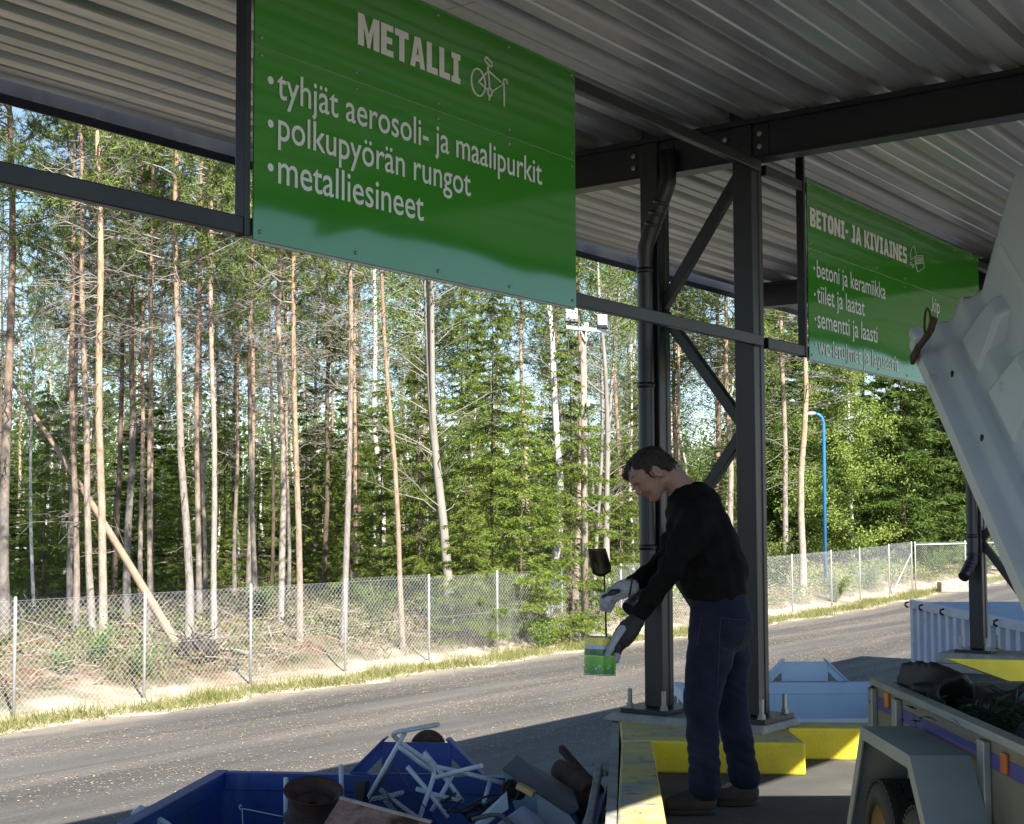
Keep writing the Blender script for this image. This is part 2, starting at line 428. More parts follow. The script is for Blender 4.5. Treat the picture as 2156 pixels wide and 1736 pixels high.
o = link('seed_litter', npmesh('seed_litter', V, np.arange(4 * N).reshape(-1, 4), flake)); o.rotation_euler = (0, 0, PHI); tag(o, kind='stuff')

# platform with its saw-toothed edge; outline in plan
plat = pmat('platform_asphalt', (.052, .051, .050), (.088, .086, .082), rough=.9, scale=1.5, detail=9, bump=.6, bscale=130)
over(plat, (.26, .25, .23), 160, .68, .76); over(plat, (.16, .155, .145), 1.1, .55, .75)
PO = [(-60, -60), (-60, -1.0), (-1.75, 2.9), (.20, 2.75), (.36, 5.2), (.545, 7.45), (.62, 8.35), (1.50, 8.30), (1.46, 7.86), (3.30, 7.72),
      (3.52, 11.2), (3.60, 12.4), (6.0, 12.2), (6.0, 11.6), (40, 40), (60, -60)]
mb = MB(); mb.prism([(x, y, ZR - .3) for x, y in PO], (0, 0, .3 - ZR))
platform = mb.build('platform', plat); tag(platform, kind='structure')

# ------------------------------------------------------------------ steel shelter (one thing: frame, roof, rails, downpipes)
sR = ab(gp(1589, 1505, .23)); AR1 = sR[0]; SB = sR[1]
sL = ab(gp(1386, 1488, .23)); BL = sL[1]
ROOF = 3.48
shelter = empty('steel_shelter', W(AR1, SB, 0), 'dark grey steel shelter with corrugated metal roof over the platform edge', 'shelter')
BN, BF = -.09, 6.1                    # near and far roof edge
def rib_profile(b0, b1):
    pts = []; b = b0
    while b < b1:
        for db, dz in ((0, 0), (.075, 0), (.082, .009), (.098, .009), (.105, 0), (.175, 0), (.193, .05), (.262, .05)):
            if b + db < b1: pts.append((b + db, ROOF + dz))
        b += .28
    return pts
pr = rib_profile(BN, BF)
mb = MB()
cuts = [-7, -1.2, 4.6, 10.4, 16.2, 24]
for k in range(len(cuts) - 1):
    dz = .0015 * (k % 2)
    mb.grid([[(a, b, z + dz) for b, z in pr] for a in (cuts[k], cuts[k + 1] + .0)], smooth=False)
rs = MB(); rs.v = [W(v.x, v.y, v.z) for v in mb.v]; rs.f = mb.f; rs.sm = mb.sm
roof = rs.build('roof', roof_m, shelter, fix=False)
so_m = roof.modifiers.new('thick', 'SOLIDIFY'); so_m.thickness = .0025; so_m.offset = 1
# object axes of the roof follow the ribs for the streaks
R3 = Matrix.Rotation(-PHI, 4, 'Z'); roof.data.transform(R3); roof.rotation_euler = (0, 0, PHI)
mb = MB()
for b, zz in ((BF + .05, ROOF - .06),):
    mb.bar(W(-7, b, zz + .035), W(24, b, zz + .035), .012, .14)
mb.bar(W(-7, BN - .02, ROOF - .02), W(24, BN - .02, ROOF - .02), .012, .16)
mb.build('eave_trim', steel, shelter)

AX, BX, ZX = W(1, 0, 0), W(0, 1, 0), (0, 0, 1)
CW_A, CW_B = .135, .105                # column section
def column(a, b, z0, z1, name='column'):
    mb = MB()
    mb.box(W(a, b, (z0 + z1) / 2), (CW_A - .004, CW_B, z1 - z0), AX, BX)
    for s in (-1, 1):                  # lips of the two channels, seen on the long face
        mb.box(W(a + s * .043, b - .0, (z0 + z1) / 2), (.046, CW_B + .012, z1 - z0 - .004), AX, BX)
    return mb.build(name, steel, shelter, bevel=.006)
def base_plate(a, b, z):
    p = MB().box(W(a, b, z - .0125), (.36, .30, .025), AX, BX).build('base_plate', steel, shelter, bevel=.003)
    for da in (-.14, .14):
        for db in (-.11, .11):
            m = MB(); c = W(a + da, b + db, z)
            m.lathe([(0, 0), (.024, 0), (.024, .006), (.0, .006)], c, n=16, smooth=False)
            m.lathe([(0, .006), (.022, .006), (.022, .026), (0, .026)], c, n=6, smooth=False)
            m.lathe([(0, .02), (.013, .02), (.013, .1), (.010, .106), (0, .106)], c, n=12, smooth=False)
            m.build('anchor_bolt', zinc, p)
def truss(a, bl, br, zl, zr, aoff=0):
    column(a, bl, zl, ROOF - .03); column(a, br, zr, ROOF - .03)
    base_plate(a, bl, zl); base_plate(a, br, zr)
    mb = MB()                          # roof beam: channel with a bottom flange and a top strip
    zb = ROOF - .22
    mb.box(W(a, (BN + BF) / 2 + .02, zb + .1), (.085, BF - BN - .1, .19), AX, BX)
    mb.box(W(a, (BN + BF) / 2 + .02, zb + .0), (.12, BF - BN - .1, .012), AX, BX)
    mb.box(W(a - .01, (BN + BF) / 2 + .02, zb + .205), (.12, BF - BN - .1, .03), AX, BX)
    bm = mb.build('roof_beam', steel, shelter, bevel=.003)
    for b in (bl, br):
        for sg in (-1, 1): MB().box(W(a, b + sg * .105, zb + .095), (.1, .1, .17), AX, BX).build('beam_cleat', steel, bm, bevel=.003)
        for sgn, zz in ((-1, .06), (-1, .13), (1, .06), (1, .13)):
            MB().lathe([(0, 0), (.017, 0), (.015, .009), (0, .011)], W(a - .05, b + sgn * .105, zb + zz), axis=tuple(-AX), n=6, smooth=False).build('bolt', zinc, bm)
        MB().hexa([W(a - .05, b - .04, ROOF - .03), W(a + .05, b - .04, ROOF - .03), W(a + .05, b + .04, ROOF - .03), W(a - .05, b + .04, ROOF - .03),
                   W(a - .09, b - .07, ROOF + .06), W(a + .09, b - .07, ROOF + .06), W(a + .09, b + .07, ROOF + .05), W(a - .09, b + .07, ROOF + .05)]).build('cap_plate', steel, bm)
    zs = [3.20, 2.50, 1.80, 1.10, .38]
    for k in range(4):
        p0 = (bl - .045, br + .045) if k % 2 else (br + .045, bl - .045)
        MB().bar(W(a + .01, p0[0], zs[k] - (.03 if k else 0)), W(a + .01, p0[1], zs[k + 1] + .0), .06, .055, up=tuple(AX)).build('brace', steel, shelter, bevel=.005)
ZPL, ZPR = gp(1386, 1488, .23).z, .23
truss(AR1, BL, SB, .23, .23)
# second frame, one bay further
p2 = gp(2062, 1366, .18); A2b, BL2 = ab(p2)
truss(A2b, BL2, BL2 - (BL - SB), .18, .18)
truss(AR1 - 6.6, BL, SB, .23, .23)
# sign rails and hangers
bot_z, top_z = 2.215, 3.22
SF = SB - CW_B / 2 - .006            # front face of the rails
mb = MB().bar(W(-3, SF - .02, 2.255), W(AR1 - .02, SF - .02, 2.255), .038, .06)
mb.build('sign_rail', steel, shelter, bevel=.004)
mb = MB().bar(W(AR1 + .08, SF - .0, 2.255), W(A2b + .1, SF, 2.255), .038, .06).build('sign_rail', steel, shelter, bevel=.004)
mb = MB().bar(W(-3, SF - .02, top_z), W(AR1 - .02, SF - .02, top_z), .038, .06).build('sign_rail', steel, shelter, bevel=.004)
mb = MB().bar(W(AR1 + .08, SF, top_z), W(A2b + .1, SF, top_z), .038, .06).build('sign_rail', steel, shelter, bevel=.004)
a_l1 = ab(onb(533, 300, SF - .045))[0]; a_r1 = ab(onb(1210, 400, SF - .045))[0]
a_l2 = ab(onb(1700, 560, SF - .025))[0]
for aa, bb in ((a_l1 - .022, SF - .02), (a_l2 - .025, SF)):
    MB().bar(W(aa, bb, 2.22), W(aa, bb, ROOF), .025, .05, up=tuple(BX)).build('sign_hanger', steel, shelter, bevel=.004)
# downpipes
def downpipe(a, b, zt, zb):
    c = lambda da, db, z: W(a + da, b + db, z)
    fa = -CW_A / 2 - .045
    pts = [c(fa + .03, -.14, zt + .12), c(fa + .03, -.14, zt - .06), c(fa + .02, -.115, zt - .14), c(fa + .01, -.03, zt - .34), c(fa, -.005, zt - .43), c(fa, 0, zt - .5), c(fa, 0, zb + .16), c(fa - .012, 0, zb + .10), c(fa - .10, .02, zb + .0), c(fa - .16, .03, zb - .04)]
    m = MB().tube(pts, [.046] * len(pts), n=16)
    d = m.build('downpipe', steel, shelter)
    for q in ((2, 3, .2), (2, 3, .5), (2, 3, .8), (6, 7, .3), (7, 8, .3), (7, 8, .6), (7, 8, .9)):
        A, Bp = pts[q[0]], pts[q[1]]; p = A.lerp(Bp, q[2]); ax = (Bp - A).normalized()
        MB().lathe([(.045, -.012), (.0505, -.006), (.0505, .006), (.045, .012)], p, axis=tuple(ax), n=16).build('elbow_seam', steel, d)
    for z in (zt - .56, (zt + zb) / 2, zb + .3):
        MB().lathe([(.046, -.015), (.051, -.015), (.051, .015), (.046, .015)], c(fa, 0, z), n=16).build('pipe_clamp', steel, d)
downpipe(AR1, BL, 3.26, .83); downpipe(A2b, BL2, 3.26, .83)

# ------------------------------------------------------------------ kerbs
def at_z(px, py, z): return gp(px, py, z)
KZ = .16
kerb = empty('yellow_kerb', Vector((1.0, 7.2, 0)), 'yellow painted concrete kerb with a worn top under the two steel columns', 'kerb')
def kerb_block(name, plan, z0, z1, parent, top=None, side=None):
    mb = MB().prism([(x, y, z0) for x, y in plan], (0, 0, z1 - z0))
    o = mb.build(name, side or yellow, parent, bevel=.012)
    if top:
        o.data.materials.append(top)
        for pl in o.data.polygons:
            if pl.normal.z > .9: pl.material_index = 1
    return o
e1, e2 = gp(1299, 1541, KZ), gp(1291, 1736, KZ); f1, f2 = gp(1373, 1560, KZ), gp(1404, 1736, KZ)
def ext(p, q, y): t = (y - p.y) / (q.y - p.y); return p.lerp(q, t)
n1, n2 = ext(e1, e2, 2.85), ext(f1, f2, 2.85)
blk = gp(1692, 1556, .175)
kerb_block('long_kerb', [(n1.x, n1.y), (n2.x, n2.y), (f1.x, f1.y - .003), (e1.x, f1.y - .003)], 0, KZ, kerb, yellow_worn)
e9 = ext(e1, e2, 8.3)
o = MB().hexa([(n1.x - .03, n1.y, 0 - .5), (n1.x + .012, n1.y, -.5), (e9.x + .012, 8.3, -.5), (e9.x - .03, 8.3, -.5), (n1.x - .03, n1.y, KZ - .003), (n1.x + .012, n1.y, KZ - .006), (e9.x + .012, 8.3, KZ - .006), (e9.x - .03, 8.3, KZ - .003)]).build('edge_angle', concrete, kerb)
kerb_block('front_kerb', [(e1.x, f1.y), (blk.x, blk.y - .05), (blk.x, blk.y + .92), (e9.x + .002, 8.28)], 0, KZ + .004, kerb, yellow_worn)
# second bay
k2l = gp(1690, 1600, 0); k2 = [(blk.x + .003, k2l.y), (3.3, k2l.y - .14), (3.3, k2l.y + .08), (blk.x + .003, k2l.y + .22)]
kerb2 = kerb_block('bay_kerb', k2, 0, .17, None, yellow_worn)
tag(recenter(kerb2), 'yellow kerb across the bay in front of the pale grey skip', 'kerb')
# plinth under the columns (rotated like the frame)
am, bmid = AR1, (BL + SB) / 2
pl = MB().hexa([W(am - .24, SB - .17, KZ + .002), W(am + .24, SB - .17, KZ + .002), W(am + .24, BL + .24, KZ + .002), W(am - .24, BL + .24, KZ + .002),
                W(am - .21, SB - .16, .204), W(am + .2, SB - .16, .204), W(am + .2, BL + .2, .204), W(am - .21, BL + .2, .204)])
pl.build('plinth', concrete, kerb, bevel=.01)
# base under the second frame
far = empty('column_footing', W(A2b, BL2, 0), 'concrete footing with a yellow sloping face under the farther column', 'footing')
o = MB()
q = [(-.28, -1.0), (.3, -1.0), (.3, .28), (-.28, .28)]
o.hexa([W(A2b + a, BL2 + b, .07) for a, b in q] + [W(A2b + a * .9, BL2 + b * .95, .154) for a, b in q]).build('plinth', concrete, far, bevel=.01)
o = MB().hexa([W(A2b + a * 1.25, BL2 + b * 1.15, -1.4) for a, b in q] + [W(A2b + a * 1.02, BL2 + b * 1.02, .068) for a, b in q])
o.build('footing_block', concrete, far, bevel=.01)
yl = gp(1996, 1388, .07); y2 = gp(2200, 1395, .07); y3 = gp(2200, 1445, -.04); y4 = gp(2120, 1440, -.04)
MB().prism([at(1994, 1387, 10.75), at(2210, 1392, 10.75), at(2210, 1450, 10.7), at(2140, 1440, 10.7)], (.0, .06, -.01)).build('yellow_face', yellow, far)

# ------------------------------------------------------------------ signs
sign_green, nt, p = newmat('glossy_green_sign')
tc = nt.nodes.new('ShaderNodeTexCoord')
nt.links.new(ramp(nt, noise(nt, tc, .8, 3), [(.3, (.045, .25, .024)), (.7, (.052, .275, .028))]), p.inputs['Base Color'])
p.inputs['Roughness'].default_value = .06; p.inputs['Specular IOR Level'].default_value = 1.0
bp = nt.nodes.new('ShaderNodeBump'); bp.inputs['Strength'].default_value = .22; bp.inputs['Distance'].default_value = .03
nt.links.new(noise(nt, tc, .9, 2, .35, sc=(1, 1, 1.2)), bp.inputs['Height']); nt.links.new(bp.outputs[0], p.inputs['Normal'])
white_vinyl = pmat('white_vinyl_lettering', (.76, .78, .76), (.72, .74, .72), rough=.35)
sign_edge = pmat('sign_edge', (.45, .46, .44), rough=.5)
def flat_text(s, bold=0.0):
    cu = bpy.data.curves.new('t', 'FONT'); cu.body = s; cu.size = 1; cu.offset = bold; cu.resolution_u = 4
    o = bpy.data.objects.new('t', cu); COL.objects.link(o); dg = bpy.context.evaluated_depsgraph_get()
    me = bpy.data.meshes.new_from_object(o.evaluated_get(dg)); bpy.data.objects.remove(o); bpy.data.curves.remove(cu)
    v = [tuple(x.co[:2]) for x in me.vertices]; f = [tuple(q.vertices) for q in me.polygons]; bpy.data.meshes.remove(me); return v, f
class Sign:
    def __init__(s, a0, a1, z0, z1, b, root): s.a0, s.a1, s.z0, s.z1, s.b, s.root = a0, a1, z0, z1, b, root; s.mb = MB()
    def uv(s, px, py):
        p = onb(px, py, s.b); a, _ = ab(p); return a, p.z
    def put(s, pts): return [W(a, s.b - .002, z) for a, z in pts]
    def text(s, txt, p0, p1, bold=0.006, height=None, ref='xh'):
        """from pixel p0 (baseline start) to p1 (baseline end); height = cap height in metres"""
        (a0, z0), (a1, z1) = s.uv(*p0), s.uv(*p1); v, f = flat_text(txt, bold)
        x0 = min(q[0] for q in v); x1 = max(q[0] for q in v); sx = (a1 - a0) / (x1 - x0); sy = height / .73 if height else sx * 1.12
        zz = (z0 + z1) / 2
        s.mb.add(s.put([(a0 + (x - x0) * sx, zz + y * sy) for x, y in v]), f)
        return sx, sy
    def poly(s, pts2): s.mb.add(s.put(pts2), [tuple(range(len(pts2)))])
    def dot(s, p, r):
        a, z = s.uv(*p); s.poly([(a + r * math.cos(t * .314), z + r * math.sin(t * .314)) for t in range(20)])
    def line(s, pxs, r=.004, close=False):
        pts = [s.uv(*q) for q in pxs]
        if close: pts.append(pts[0])
        s.mb.tube([W(a, s.b - .002, z) for a, z in pts], r, n=6)
def slab_I(s, a, z, w, h):
    t = h * .2
    s.poly([(a, z), (a + w, z), (a + w, z + t), (a, z + t)]); s.poly([(a, z + h - t), (a + w, z + h - t), (a + w, z + h), (a, z + h)])
    s.poly([(a + w * .22, z + t), (a + w * .78, z + t), (a + w * .78, z + h - t), (a + w * .22, z + h - t)])
def block_word(s, word, p0, p1, h):
    """heavy condensed slab capitals from pixel p0 (left, baseline) to p1 (right, baseline)"""
    (a0, z0), (a1, z1) = s.uv(*p0), s.uv(*p1); z = (z0 + z1) / 2
    wd = {'M': 1.28, 'I': .62, ' ': .34, '-': .5, 'J': .66, 'L': .74, 'E': .76, 'T': .86, 'A': .98, 'V': .98, 'K': .96, 'N': 1.02, 'O': .95, 'B': .88, 'S': .8}
    tot = sum(wd[c] for c in word) + .1 * (len(word) - 1); k = (a1 - a0) / tot; a = a0
    for c in word:
        w = wd[c] * k; g = lambda pts: s.poly([(a + x * w, z + y * h) for x, y in pts])
        st = min(.36 * k / w * .95, .6)
        if c == 'I': slab_I(s, a, z, w, h)
        elif c == '-': g([(.05, .4), (.95, .4), (.95, .58), (.05, .58)])
        elif c == 'T': g([(0, .78), (1, .78), (1, 1), (0, 1)]); g([(.5 - st / 2, 0), (.5 + st / 2, 0), (.5 + st / 2, .78), (.5 - st / 2, .78)])
        elif c == 'L': g([(0, 0), (st, 0), (st, 1), (0, 1)]); g([(st, 0), (1, 0), (1, .22), (st, .22)])
        elif c == 'E':
            g([(0, 0), (st, 0), (st, 1), (0, 1)])
            for y in (0, .4, .8): g([(st, y), (1 if y != .4 else .9, y), (1 if y != .4 else .9, y + .2), (st, y + .2)])
        elif c == 'M':
            st = .28; g([(0, 0), (st, 0), (st, .62), (st, 1), (0, 1)]); g([(1 - st, 0), (1, 0), (1, 1), (1 - st, 1), (1 - st, .62)])
            g([(st, .62), (.44, 0), (.5, 0), (.5, .45), (st, 1)]); g([(.5, .45), (.5, 0), (.56, 0), (1 - st, .62), (1 - st, 1)])
        elif c == 'N':
            st = .33; g([(0, 0), (st, 0), (st, .55), (st, 1), (0, 1)]); g([(1 - st, 0), (1, 0), (1, 1), (1 - st, 1), (1 - st, .45)])
            g([(st, .55), (1 - st, 0), (1 - st, .45), (st, 1)])
        elif c == 'A':
            g([(0, 0), (.33, 0), (.385, .2), (.43, .42), (.5, .72), (.5, 1), (.3, 1)]); g([(.67, 0), (1, 0), (.7, 1), (.5, 1), (.5, .72), (.57, .42), (.615, .2)])
            g([(.385, .2), (.615, .2), (.57, .42), (.43, .42)])
        elif c == 'V': g([(0, 1), (.3, 0), (.5, 0), (.5, .3), (.34, 1)]); g([(1, 1), (.66, 1), (.5, .3), (.5, 0), (.7, 0)])
        elif c == 'K': g([(0, 0), (.36, 0), (.36, 1), (0, 1)]); g([(.36, .36), (.62, 1), (1, 1), (.66, .5), (.36, .3)]); g([(.44, .352), (.64, 0), (1.02, 0), (.66, .5)])
        elif c == 'J': g([(.45, .22), (1, .22), (1, 1), (.25, 1), (.25, .8), (.45, .8)]); g([(0, .05), (.15, 0), (.8, 0), (1, .12), (1, .22), (0, .22)])
        elif c == 'O':
            n = 12; R = []
            for q in range(24):
                t = 2 * math.pi * q / 24; cx_, sx_ = math.cos(t), math.sin(t)
                R.append(((.5 + .5 * math.copysign(abs(cx_) ** .6, cx_), .5 + .5 * math.copysign(abs(sx_) ** .6, sx_)), (.5 + .13 * math.copysign(abs(cx_) ** .6, cx_), .5 + .27 * math.copysign(abs(sx_) ** .6, sx_))))
            for q in range(24):
                o1, i1 = R[q]; o2, i2 = R[(q + 1) % 24]; g([o1, o2, i2, i1])
        elif c == 'B':
            g([(0, 0), (.38, 0), (.38, 1), (0, 1)])
            for y in (0, .5):
                g([(.38, y), (.8, y), (.97, y + .1), (1, y + .2), (.66, y + .2), (.38, y + .17)]); g([(.38, y + .5), (.38, y + .33), (.66, y + .3), (1, y + .3), (.95, y + .42), (.8, y + .5)])
                g([(.66, y + .2), (1, y + .2), (1, y + .3), (.66, y + .3)])
        elif c == 'S':
            g([(0, .03), (.2, 0), (.8, 0), (1, .12), (.66, .22), (0, .22)]); g([(.66, .22), (1, .12), (1, .5), (.8, .6), (.62, .41)])
            g([(.62, .41), (.8, .6), (.38, .6), (.2, .4)]); g([(.2, .4), (.38, .6), (.36, .78), (0, .88), (0, .5)]); g([(0, .88), (.36, .78), (.97, .78), (.97, .98), (.8, 1), (.2, 1)])
        a += w + .1 * k
def make_sign(a0, a1, zs, b, label, gap=.0022):
    root = empty('sign_board', W(a0, b, zs[0]), label, 'sign')
    for z0, z1 in zip(zs, zs[1:]):
        MB().box(W((a0 + a1) / 2, b + .004, (z0 + z1) / 2), (a1 - a0, .006, z1 - z0 - gap), AX, BX).build('sign_panel', sign_green, root)
    MB().box(W((a0 + a1) / 2, b + .014, zs[0] + .003), (a1 - a0, .008, .022), AX, BX).build('bottom_trim', sign_edge, root)
    for za in (zs[0] + .03, zs[1] - .03, zs[1] + .03, zs[2] - .03):
        for k in range(5 if a1 - a0 < 2.5 else 7):
            a = a0 + .03 + (a1 - a0 - .06) * k / (4 if a1 - a0 < 2.5 else 6)
            MB().lathe([(0, .0), (.0075, 0), (.006, .004), (0, .005)], W(a, b + .001, za), axis=tuple(-BX), n=10).build('screw', zinc, root)
    return Sign(a0, a1, zs[0], zs[-1], b, root)
Z1 = lambda px, py, b: onb(px, py, b).z
b1 = SF - .05
zb1 = (Z1(533, 502, b1) + Z1(1210, 650, b1)) / 2; zt1 = Z1(1208, 147, b1); zs1 = (Z1(533, 97, b1) + Z1(1210, 335, b1)) / 2
s1 = make_sign(a_l1, a_r1, [zb1, zs1, zt1], b1, 'green sign board headed METALLI with a bicycle frame drawing')
z1 = lambda x, y: (526.3 + x * .364, y * .364)
block_word(s1, 'METALLI', z1(622, 262), z1(1215, 488), .118)
s1.text('tyhjät aerosoli- ja maalipurkit', z1(155, 560), z1(1687, 1077))
s1.text('polkupyörän rungot', z1(160, 803), z1(1275, 1142))
s1.text('metalliesineet', z1(160, 1057), z1(1003, 1283))
for q in ((117, 466), (117, 717), (117, 970)): s1.dot(z1(*q), .0135)
cyc = lambda cx, cy, rx, ry, n=26: [z1(cx + rx * math.cos(2 * math.pi * k / n), cy + ry * math.sin(2 * math.pi * k / n) + .4 * rx * math.cos(2 * math.pi * k / n)) for k in range(n)]
lw = .0042
s1.line(cyc(1317, 478, 40, 78), lw, True)
s1.line(cyc(1384, 535, 12, 22, 14), lw, True)
for ln in ([(1320, 475), (1375, 410), (1462, 490), (1398, 530)], [(1320, 475), (1370, 520)], [(1375, 395), (1383, 515)], [(1372, 408), (1375, 385)],
           [(1384, 557), (1380, 582)], [(1468, 620), (1466, 490), (1462, 470), (1468, 458), (1480, 462), (1486, 490)]): s1.line([z1(*q) for q in ln], lw)
s1.line([z1(*q) for q in ((1358, 335), (1365, 333), (1397, 368), (1397, 385), (1388, 388), (1356, 352))], lw, True)
s1.mb.build('lettering', white_vinyl, s1.root, fix=False)

b2 = SF - .03
zb2 = Z1(1703, 757, b2); zt2 = Z1(1700, 377, b2); zs2 = Z1(1815, 563, b2)
s2 = make_sign(a_l2, a_l2 + 3.1, [zb2, zs2, zt2], b2, 'green sign board headed BETONI- JA KIVIAINES partly behind the raised lid')
z2 = lambda x, y: (1684.2 + x * .26073, 368.4 + y * .26073)
block_word(s2, 'BETONI- JA KIVIAINES', z2(80, 410), z2(863, 724), .112)
s2.text('betoni ja keramiikka', z2(135, 820), z2(690, 1013))
s2.text('tiilet ja laatat', z2(137, 1030), z2(521, 1140))
s2.text('sementti ja laasti', z2(140, 1228), z2(625, 1362))
s2.text('wc-istuimet ja lavuaarit', z2(148, 1450), z2(796, 1592))
s2.text('kip', z2(1068, 1105), z2(1128, 1122))
for q in ((113, 755), (118, 965), (122, 1165), (127, 1370), (1058, 1092)): s2.dot(z2(*q), .010)
for ln in ([(893, 680), (890, 630), (905, 585), (922, 578), (940, 655), (895, 688)], [(925, 660), (985, 650), (993, 712), (940, 722), (925, 660)],
           [(940, 722), (922, 690), (948, 785), (1003, 750), (990, 650)]): s2.line([z2(*q) for q in ln], .0025)
for cx_, cy_ in ((893, 718), (911, 738), (942, 680), (960, 677), (975, 675), (948, 703), (965, 700), (980, 697)):
    s2.line([z2(cx_ + 8 * math.cos(t * .785), cy_ + 11 * math.sin(t * .785)) for t in range(8)], .0022, True)
s2.mb.build('lettering', white_vinyl, s2.root, fix=False)

# ------------------------------------------------------------------ skips
blue = pmat('blue_skip_paint', (.008, .042, .23), (.012, .055, .28), rough=.45, scale=4, bump=.12, bscale=30)
over(blue, (.022, .075, .12), 1.4, .52, .70); over(blue, (.055, .018, .010), 7, .66, .72); over(blue, (.004, .008, .03), 3, .6, .8); over(blue, (.10, .14, .22), 3.2, .60, .80, stretch=(1, 1, .3))
pale = pmat('pale_blue_grey_skip_paint', (.33, .45, .58), (.38, .50, .62), rough=.45, scale=4, bump=.1, bscale=40)
over(pale, (.14, .13, .12), 6, .68, .78)
whitec = pmat('chalky_white_container_paint', (.38, .43, .53), (.47, .50, .57), rough=.55, scale=3, bump=.15, bscale=40)
over(whitec, (.09, .045, .025), 5.5, .66, .70, stretch=(1, 1, .45))
dark = pmat('black_rubber', (.012, .012, .013), (.02, .02, .02), rough=.75, scale=20)
rust = pmat('rusty_steel', (.035, .017, .011), (.08, .038, .023), rough=.85, scale=11, detail=9, bump=.5, bscale=60)
over(rust, (.02, .014, .012), 6, .5, .7)
def skip(name, c, w, ln, ztop, mat, label, frame_x=0.0, ang=0.0, skew=0.0):
    """open-top skip; its far end (with the lifting frame) at y=c[1]+ln"""
    root = empty(name, (c[0], c[1], ZR), label, 'skip')
    ca, sa = math.cos(ang), math.sin(ang)
    def T(x, y, z): return Vector((c[0] + x * ca - y * sa, c[1] + x * sa + y * ca, z))
    def Bx(m, x0, x1, y0, y1, z0, z1): m.hexa([T(x0, y0, z0), T(x1, y0, z0), T(x1, y1, z0), T(x0, y1, z0), T(x0, y0, z1), T(x1, y0, z1), T(x1, y1, z1), T(x0, y1, z1)]); return m
    h = w / 2; zb = ZR + .18; t = .004
    for nm, a in (('side_wall', (-h, -h + t, 0, ln, zb, ztop - .09)), ('side_wall', (h - t, h, 0, ln, zb, ztop - .09)), ('end_wall', (-h + t, h - t, ln - t, ln, zb, ztop - .09)), ('end_wall', (-h + t, h - t, 0, t, zb, ztop - .35)), ('skip_floor', (-h + t, h - t, t, ln - t, zb, zb + t))):
        Bx(MB(), *a).build(nm, mat, root)
    for nm, a in (('top_rail', (-h - .06, -h + .012, 0, ln + .06, ztop - .09, ztop)), ('top_rail', (h - .012, h + .06, 0, ln + .06, ztop - .09, ztop)), ('top_rail', (-h + .012, h - .012, ln - .012, ln + .06, ztop - .10, ztop - .003))):
        Bx(MB(), *a).build(nm, mat, root, bevel=.006)
    for k in range(6):
        for sgn in (-1, 1):
            y = .3 + k * (ln - .6) / 5; x = sgn * (h + .03); Bx(MB(), x - .028, x + .028, y - .05, y + .05, zb, ztop - .092).build('rib', mat, root)
    # lifting frame: trapezoid plate with two triangular holes
    yy = ln + .062; fx = frame_x
    pl = [(-.36, 0), (-.17, .165), (.17, .165), (.36, 0), (.285, 0), (.195, .085), (.195, .0), (-.195, .0), (-.195, .085), (-.285, 0)]
    m = MB()
    for poly in ([(-.195, 0), (.195, 0), (.195, .165), (-.195, .165)],):
        m.prism([T(fx + x, yy, ztop + z) for x, z in poly], T(0, .02, 0) - T(0, 0, 0))
    for s in (-1, 1):
        m.prism([T(fx + s * x, yy + .001, ztop + z) for x, z in ((.36, -.002), (.195, .16), (.195, .085), (.28, -.002))], T(0, .018, 0) - T(0, 0, 0))
    fr = m.build('lifting_frame', mat, root, bevel=.003)
    for s in (-1, 1):
        MB().prism([T(fx + s * x, yy - .02, ztop + z) for x, z in ((.372, .0), (.182, .187), (.165, .187), (.357, .0))], T(0, .09, 0) - T(0, 0, 0)).build('frame_flange', mat, fr)
    if mat is blue: MB().lathe([(.03, -.03), (.085, -.03), (.1, -.015), (.1, .015), (.085, .03), (.03, .03)], T(fx + .04, yy + .14, ztop + .115), axis=tuple(T(0, 1, 0) - T(0, 0, 0)), n=28).build('roller', rust, root)
    return root, T
ZK = -.10
fa_ = gp(470, 1625, ZK); fb_ = gp(1262, 1640, ZK)
wB = (fb_ - fa_).length; angB = math.atan2(fb_.y - fa_.y, fb_.x - fa_.x)
Ln = 4.6; mid = (fa_ + fb_) / 2; cB = mid - Vector((-math.sin(angB), math.cos(angB), 0)) * Ln
skipA, TA = skip('waste_skip', (cB.x, cB.y), wB, Ln, ZK, blue, 'dark blue steel skip full of scrap metal below the platform', frame_x=-(wB / 2) + (at(872, 1625, mid.y) - fa_).length, ang=angB)
ga = gp(1432, 1438, ZK); gb = Vector((3.30, ga.y - .02, ZK)); LnP = 3.6
fxp = gp(1700, 1438, ZK).x - (ga.x + gb.x) / 2
skipB, TB = skip('waste_skip', ((ga.x + gb.x) / 2, ga.y - LnP), gb.x - ga.x, LnP, ZK, pale, 'pale blue grey empty skip behind the kerb right of the columns', frame_x=fxp)
# folded end flap of the pale skip, lying behind the kerb
m = MB().box((2.4, 8.05, .11), (1.85, .5, .012)); m.box((2.4, 7.8, .09), (1.85, .012, .05))
m.build('end_flap', pmat('white_flap_paint', (.62, .66, .70), (.55, .58, .62), rough=.5), skipB, bevel=.004)

